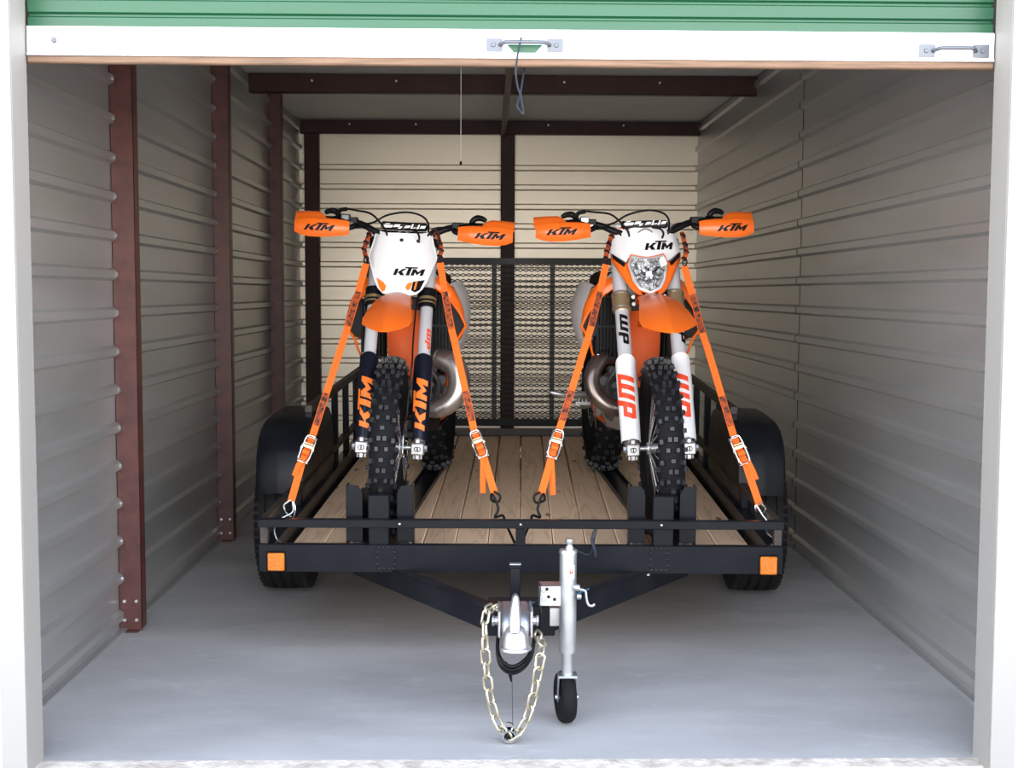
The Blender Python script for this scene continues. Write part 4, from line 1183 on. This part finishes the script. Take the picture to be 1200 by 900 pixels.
    MB().loft([ell(0,.80,1.00,.06,.03), ell(0,.95,.965,.085,.045), ell(0,1.15,.945,.10,.05), ell(0,1.40,.96,.085,.045), ell(0,1.55,.975,.05,.03)]).build('seat', 'matte', t)
    rf = []
    for y, hw, z in [(1.30,.10,.90),(1.45,.10,.925),(1.60,.085,.95),(1.75,.075,.955),(1.90,.05,.945),(1.95,.015,.94)]:
        rf.append([(q*hw, y, z - .035*abs(q)**2) for q in (-1,-.6,-.2,.2,.6,1)])
    MB().sheet(rf, -.004).build('rear_fender', 'orange' if not A else 'white', t, sharp=60)
    for sx in (-1, 1):
        # side number panel: bulging outline
        st = [(.88,.86,.93,.12),(.95,.76,.95,.165),(1.05,.66,.965,.19),(1.15,.62,.965,.20),(1.28,.66,.955,.19),(1.40,.76,.94,.165),(1.52,.86,.93,.13)]
        rows = []
        for y, z0_, z1_, xx in st:
            rows.append([(sx*(xx - .055*((q-3.2)/5)**2*2.4), y, z0_ + (z1_-z0_)*q/6) for q in range(7)])
        MB().sheet(rows, .004).build('side_panel', 'tank', t, sharp=60)
        # radiator shroud: orange shell flaring round the radiator with open front
        pts = [  # (y, x, z) top edge then bottom edge stations
          ((.40,.118,1.00),(.40,.112,.965)), ((.44,.165,.99),(.42,.185,.91)), ((.46,.195,.955),(.42,.232,.845)), ((.50,.200,.945),(.43,.252,.795)), ((.62,.185,.95),(.50,.232,.745)), ((.78,.150,.955),(.62,.205,.72)), ((.90,.12,.945),(.85,.16,.80))]
        rows = []
        for a, b in pts:
            a = Vector((sx*a[1], a[0], a[2])); b = Vector((sx*b[1], b[0], b[2]))
            rows.append([a.lerp(b, q/5) + Vector((sx*.012*math.sin(PI*q/5),0,0)) for q in range(6)])
        sh = MB().sheet(rows, .004).build('radiator_shroud', 'orange', t, sharp=50)
        # black inner scoop and orange lower edge
        ip = [Vector((sx*.115,.405,.962)), Vector((sx*.185,.418,.912)), Vector((sx*.232,.418,.847)), Vector((sx*.254,.428,.796)), Vector((sx*.215,.445,.735)), Vector((sx*.205,.46,.69)), Vector((sx*.19,.47,.655))]
        MB().tube(ip, [.004,.0055,.0065,.0065,.006,.005,.004], 8).build('shroud_edge', 'orange', sh)
        MB().prism([(sx*.19,.90),(sx*.228,.84),(sx*.246,.80),(sx*.212,.745),(sx*.188,.76)], lambda u, v, w: Vector((u, .440+w+.05*(abs(u)-.19), v)), .004).build('dark_decal', 'ink', sh)
        # radiator
        rx0, rx1 = .088, .196
        rd = MB().bx(min(sx*rx0,sx*rx1), max(sx*rx0,sx*rx1), .47, .505, .655, .925).build('radiator', 'black', t, bevel=.006)
        lv = MB()
        for q in range(7):
            x = sx*(rx0+.010 + q*.0147)
            lv.bx(x-.002, x+.002, .446, .47, .665, .79).bx(x-.002, x+.002, .446, .47, .80, .918)
        for z_ in (.661,.795,.92): lv.bx(min(sx*rx0,sx*rx1), max(sx*rx0,sx*rx1), .444, .47, z_-.006, z_+.006)
        lv.build('radiator_louvres', 'black', rd, kind='stuff')
        b = MB()
        for z_ in (.675,.91): b.lathe([(0,-.004),(.005,-.003),(.006,0)], (sx*.18,.443,z_), (0,1,0), 10)
        b.build('radiator_screws', 'zinc', rd, kind='stuff')
        MB().tube(curve([(sx*.14,.48,.925),(sx*.12,.49,.955),(sx*.07,.52,.96),(sx*.03,.56,.93)],4), .014, 10).build('coolant_hose', 'matte', rd)
    # frame
    fr_ = MB()
    fr_.cyl((0,.36,.80),(0,.475,1.03),.03,n=20)
    fr_.tube(curve([(0,.44,.86),(0,.47,.74),(0,.50,.62),(0,.53,.50)],4), .024, 12)
    for sx in (-1, 1):
        fr_.tube(curve([(sx*.01,.53,.52),(sx*.04,.56,.44),(sx*.06,.66,.37),(sx*.08,.9,.345),(sx*.10,1.02,.37),(sx*.11,1.04,.5),(sx*.11,.98,.66),(sx*.10,.85,.78),(sx*.06,.62,.88),(sx*.02,.48,.93)],4), .017, 10)
        fr_.tube([(sx*.09,.90,.80),(sx*.08,1.2,.86),(sx*.06,1.5,.90)], .011, 8)
    fr_.build('frame', 'orange_paint' if A else 'orange_paint', t)
    # engine
    eg = MB().loft([ell(0,.60,.45,.10,.07,e=3), ell(0,.66,.45,.125,.10,e=3), ell(0,.80,.46,.13,.12,e=3), ell(0,.93,.45,.11,.10,e=3), ell(0,.98,.45,.08,.07,e=3)])
    eg = eg.build('engine', 'engine', t)
    cyl_ = MB(); 
    for q in range(7): cyl_.bx(-.062, .062, .58+q*.004, .72+q*.004, .53+q*.026, .548+q*.026)
    cyl_.bx(-.05, .05, .59, .73, .50, .72)
    cyl_.build('cylinder', 'engine', eg, bevel=.002)
    ec = MB()
    for sx in (-1, 1):
        ec.lathe([(0,.02),(.055,.02),(.065,.012),(.068,0)], (sx*.125,.76,.44), (sx,0,0), 24)
        for q in range(6):
            a = 2*PI*q/6; hexhead(ec, (sx*.128, .76+math.cos(a)*.06, .44+math.sin(a)*.06), (sx,0,0), .007, .012)
    ec.build('engine_covers', 'alloy', eg, kind='stuff')
    bits = MB(); rnd = random.Random(5)
    s_ = 1 if A else -1
    for (x, y, z, r_) in ((.10,.56,.60,.016),(.13,.60,.55,.02),(.09,.55,.535,.014),(.14,.58,.62,.012),(.075,.53,.58,.012),(.12,.55,.49,.015)):
        bits.cyl((s_*x, y, z), (s_*x, y+.05, z), r_, n=10); hexhead(bits, (s_*x, y, z), (0,-1,0), r_*.6, .006)
    bits.tube(curve([(s_*.05,.52,.64),(s_*.10,.50,.60),(s_*.13,.52,.54),(s_*.11,.54,.47)],4), .008, 8)
    bits.build('engine_fittings', 'engine', eg, kind='stuff')
    # exhaust
    if A:
        pth = [(.00,.58,.60),(.02,.50,.535),(.060,.45,.465),(.115,.42,.445),(.170,.41,.462),(.212,.415,.505),(.226,.425,.565),(.210,.44,.620),(.170,.46,.650),(.125,.50,.660),(.11,.58,.66),(.13,.70,.62),(.14,.90,.60),(.13,1.1,.64),(.13,1.3,.72)]
        rad = [.024,.026,.030,.036,.041,.044,.046,.047,.048,.047,.045,.04,.03,.022,.02]
        cp_ = curve(pth, 6); rr = []
        for i in range(len(cp_)):
            f = i/6; j = min(int(f), len(rad)-2); rr.append(rad[j] + (rad[j+1]-rad[j])*(f-j))
        ex = MB().tube(cp_, rr, 24).build('exhaust_pipe', 'pipe', t, label='bare steel bulging exhaust chamber')
        for i in range(16, 60, 5):
            d = (cp_[i+1]-cp_[i-1]).normalized()
            MB().tube([cp_[i]-d*.0009, cp_[i]+d*.0009], rr[i]+.0011, 24).build('weld_seam', 'pipe', ex)
        MB().cyl((.13,1.25,.70),(.12,1.62,.82),.04,n=20).build('muffler', 'alloy', t)
    else:
        pth = [(-.02,.60,.655),(-.10,.52,.665),(-.16,.47,.660),(-.198,.44,.615),(-.210,.425,.565),(-.195,.41,.515),(-.155,.40,.475),(-.105,.40,.455),(-.05,.43,.45),(.0,.50,.47),(.05,.60,.52),(.13,.75,.58),(.16,.95,.62),(.17,1.2,.7)]
        ex = MB().tube(curve(pth, 6), [.022]*3 + [.026]*3 + [.031]*6 + [.035]*100 if False else .034, 24).build('exhaust_pipe', 'pipe_dark', t, label='dark heat-tinted exhaust pipe')
        MB().cyl((.15,1.15,.68),(.13,1.62,.82),.05,n=20).build('muffler', 'alloy', t)
        MB().sheet([[(q*hw_, yy+.25*abs(q), z) for q in (-1,-.7,-.3,0,.3,.7,1)] for z, hw_, yy in ((.47,.150,.44),(.42,.135,.43),(.37,.105,.46),(.33,.09,.52),(.33,.09,.95))], .004).build('skid_plate', 'skid', t)
    if A: MB().sheet([[(q*hw_, yy+.16*abs(q), z) for q in (-1,-.7,-.3,0,.3,.7,1)] for z, hw_, yy in ((.47,.125,.50),(.42,.125,.49),(.37,.115,.51),(.32,.10,.56),(.32,.10,.95))], .004).build('skid_plate', 'black', t)
    for sx in (-1, 1):
        fp = MB().bx(min(sx*.13,sx*.20), max(sx*.13,sx*.20), 1.0, 1.045, .395, .41)
        for q in range(3): fp.bx(sx*(.15+q*.018)-.002, sx*(.15+q*.018)+.002, 1.0, 1.045, .41, .422)
        fp.build('footpeg', 'zinc', t)
    if not A: MB().tube([(-.13,.70,.49),(-.22,.66,.485),(-.30,.64,.485),(-.345,.63,.495),(-.36,.63,.50)], [.012,.012,.012,.010,.003], 12).build('kick_lever', 'alloy', t)
    # swingarm, shock, rear wheel
    sw = MB()
    for sx in (-1, 1): sw.beam((sx*.09,1.02,.42), (sx*.10,1.48,.345), .03, .065)
    sw.bx(-.09,.09,1.04,1.12,.38,.45)
    sw.build('swingarm', 'alloy', t, bevel=.004)
    MB().cyl((.02,1.05,.46),(.02,.98,.80),.032,n=16).build('rear_shock', 'white' if A else 'orange', t)
    ch_ = MB()
    for z in (.40,.30): ch_.beam((.075,.98,.42 if z > .35 else .38), (.075,1.48,z), .014, .012)
    ch_.build('drive_chain', 'zinc', t)
    knobby(0, 1.48, WRr, .135, 42, t, seed=2, disc=-1, front=False)
    return t, root_m, Sm

bikeA, mA, SA_ = make_bike('A', 'orange and black dirt bike with a plain white number plate and navy fork guards', -.508, R(-3.2), R(4.2), R(.9))
bikeB, mB, SB_ = make_bike('B', 'orange dirt bike with a headlight in its mask and white fork guards', .540, R(5.0), R(-4.0), R(.25))
track(-.508, -.41, .0); track(.535, .40, .0)

# ================================================================ RATCHET STRAPS
def strap(label, loop_pts, top, mid, rat0, rat1, end, hook_pts, tail, hook_mat):
    """points are (px, py, distance): photo pixel plus true distance"""
    W = lambda p: P(*p)
    base = W(hook_pts[-1])
    I = Matrix.Translation(-base)
    t = empty('ratchet_strap', Matrix.Translation(base), label, 'strap')
    wid = .027
    def ribbon(pts, w_, th=.0016, twist=0):
        pts = [Vector(p) for p in pts]; rows = []
        for i, p in enumerate(pts):
            d = (pts[min(i+1,len(pts)-1)] - pts[max(i-1,0)]).normalized()
            sd = d.cross(Vector((twist, 1, 0))).normalized()
            rows.append([p - sd*w_/2, p + sd*w_/2])
        return MB().sheet(rows, th)
    # soft loop round the fork and bar
    lp = curve([W(p) for p in loop_pts], 5)
    ribbon(lp, .018, .003).build('soft_loop', 'loop', t, xf=I)
    mb = MB()
    for i in range(2, len(lp)-1, 4): mb.lathe([(.009,-.003),(.0125,-.003),(.0125,.003),(.009,.003)], lp[i] + Vector((0,-.004,0)), (.5, .3, .8 if i % 8 else -.5), 10, closed=True)
    mb.build('loop_rings', 'black', t, xf=I, kind='stuff')
    MB().tube(curve([W(top), W(top)+Vector((.010,-.004,.012)), W(top)+Vector((.004,-.004,.028)), W(top)+Vector((-.008,-.004,.018)), W(top)+Vector((-.004,0,.002))], 4), .003, 8).build('upper_hook', 'black', t, xf=I)
    pts = [W(top)] + [W(m) for m in mid] + [W(rat0)]
    ribbon(pts, wid).build('webbing', 'webbing', t, xf=I)
    # patterned sleeve on the webbing
    a, b = W(mid[0]), W(mid[1])
    ribbon([a + Vector((0,-.003,0)), b + Vector((0,-.003,0))], wid*.8).build('sleeve', 'camo', t, xf=I)
    c_ = W(mid[-1]); d_ = W(rat0)
    ribbon([c_.lerp(d_, .55) + Vector((0,-.003,0)), c_.lerp(d_, .88) + Vector((0,-.003,0))], wid*.82).build('label_patch', 'camo', t, xf=I)
    # ratchet
    r0, r1 = W(rat0), W(rat1); u = (r1-r0).normalized(); n = Vector((0,-1,0)); n = (n - u*n.dot(u)).normalized(); s = u.cross(n)
    Lr = (r1-r0).length
    hookr = .0048 if hook_mat == 'black' else .0036
    fm = Matrix((( *s, 0), (*u, 0), (*n, 0), (0,0,0,1))).transposed(); fm.translation = r0
    hw2 = .021
    mb = MB()
    for sx in (-1, 1):
        mb.prism([(0,-.006),(Lr*.12,.012),(Lr*.5,.020),(Lr*.88,.012),(Lr,-.006),(Lr*.9,-.012),(Lr*.1,-.012)], lambda a_, b_, w_, sx=sx: Vector((sx*hw2 + w_, a_, b_)), .0022)
    for q in (.03, .97): mb.cyl((-hw2, Lr*q, -.003), (hw2, Lr*q, -.003), .0032, n=10)
    ra = mb.build('ratchet', 'chrome', t, xf=I @ fm)
    hd = []
    for k in range(24):
        a_ = 2*PI*k/24
        hd.append(Vector((math.copysign(abs(math.cos(a_))**.45, math.cos(a_))*.0205, Lr*.5 + math.copysign(abs(math.sin(a_))**.45, math.sin(a_))*Lr*.5, .016)))
    MB().tube(hd, .0032, 8, closed=True).build('ratchet_handle', 'chrome', ra, xf=I @ fm)
    mb = MB()
    for sx in (-1, 1): mb.lathe([(.006,-.001),(.0115,-.001),(.0115,.001),(.006,.001)], (sx*(hw2+.003), Lr*.48, .006), (1,0,0), 14, closed=True)
    mb.cyl((-hw2, Lr*.30, .012), (hw2, Lr*.30, .012), .004, n=10); mb.bx(-hw2+.003, hw2-.003, Lr*.36, Lr*.46, .012, .0145)
    mb.build('ratchet_pawl', 'gold', ra, xf=I @ fm)
    MB().cyl((-.0135, Lr*.62, .006), (.0135, Lr*.62, .006), .0105, n=18).cyl((-.0135, Lr*.12, -.001), (.0135, Lr*.12, -.001), .006, n=12).cyl((-.0135, Lr*.86, .001), (.0135, Lr*.86, .001), .006, n=12).build('webbing_spool', 'webbing', ra, xf=I @ fm, kind='stuff')
    MB().bx(-.0135, .0135, 0, Lr, -.004, -.0025).build('webbing_under', 'webbing', ra, xf=I @ fm)
    ribbon([W(rat1), W(rat1).lerp(W(end), .5), W(end)], wid).build('lower_webbing', 'webbing', t, xf=I)
    ribbon([W(p) for p in tail], .022, twist=.35).build('loose_tail', 'webbing', t, xf=I)
    MB().tube(curve([W(p) for p in hook_pts], 6), hookr, 8).build('hook', hook_mat, t, xf=I)
    return t
Zt, Zb = 5.02, 4.52
def eight(x0, y0, x1, y1, D0, D1, w=7):
    """an S hook made from one bent wire: eye above, open hook below"""
    dx, dy = x1-x0, y1-y0
    f = lambda s, o, k: (x0+dx*s+o, y0+dy*s, D0+(D1-D0)*s+k)
    return [f(.02,0,0), f(.10,w,.0), f(.26,w*.85,0), f(.42,-w*.1,.004), f(.60,-w*.8,.006), f(.78,-w*.6,.004), f(.90,w*.1,0), f(1.0,0,0)]
def eye(x, y, D, w=7, h=8):
    return [(x,y-1,D-.004),(x-w,y+h*.5,D-.004),(x-w*.7,y+h,D-.004),(x,y+h*1.6,D-.002)]
strap('orange ratchet strap at far left with a silver wire hook near the fender', [(434,272,5.02),(430,282,5.0),(427,293,5.0),(430,303,5.0)], (429,309,5.0),
      [(420,342,4.93),(408,382,4.86),(402,400,4.83)], (366,512,4.66), (354,542,4.62), (341,588,4.56),
      [(341,586,4.555),(333,592,4.55),(335,600,4.545),(343,606,4.53),(346,596,4.53),(343,588,4.535),(343,600,4.52),(330,608,4.50),(322,620,4.47),(325,632,4.45),(330,637,4.44)], [(357,535,4.62),(350,545,4.60),(345,558,4.60)], 'chrome')
strap('orange ratchet strap with a black hook, inner side of the white-plate bike', [(511,272,5.0),(515,283,4.98),(517,293,4.98),(515,302,4.98)], (516,308,4.98),
      [(521,342,4.93),(529,385,4.86),(533,402,4.83)], (556,506,4.66), (567,536,4.62), (580,580,4.55),
      [(579,576,4.55),(586,581,4.54),(584,588,4.54),(576,586,4.54),(577,579,4.535),(584,596,4.52),(580,606,4.51),(589,604,4.50),(592,612,4.47),(598,625,4.44),(603,636,4.40)], [(566,535,4.615),(566,555,4.60),(566,578,4.59)], 'black')
strap('orange ratchet strap with a black hook, inner side of the headlight bike', [(718,274,5.0),(714,284,4.98),(711,295,4.98),(710,304,4.98)], (710,310,4.98),
      [(703,342,4.93),(693,382,4.86),(687,402,4.83)], (655,505,4.66), (646,537,4.62), (634,580,4.55),
      [(633,577,4.55),(626,581,4.54),(628,589,4.54),(638,586,4.54),(636,579,4.535),(630,596,4.52),(633,606,4.51),(624,604,4.50),(622,612,4.47),(616,625,4.44),(612,636,4.40)], [(646,535,4.62),(647,555,4.60),(648,580,4.59)], 'black')
strap('orange ratchet strap at far right, silver wire hook by the right rail corner', [(799,272,5.02),(802,284,5.0),(804,295,5.0),(801,305,5.0)], (802,312,5.0),
      [(811,345,4.93),(823,390,4.86),(829,408,4.83)], (860,512,4.66), (874,544,4.62), (890,592,4.56),
      [(889,588,4.555),(897,596,4.55),(893,602,4.545),(886,598,4.53),(886,592,4.53),(894,604,4.52),(901,614,4.50),(898,622,4.47),(903,628,4.45),(910,634,4.44),(905,640,4.44)], [(876,540,4.61),(882,552,4.60),(886,562,4.60)], 'chrome')
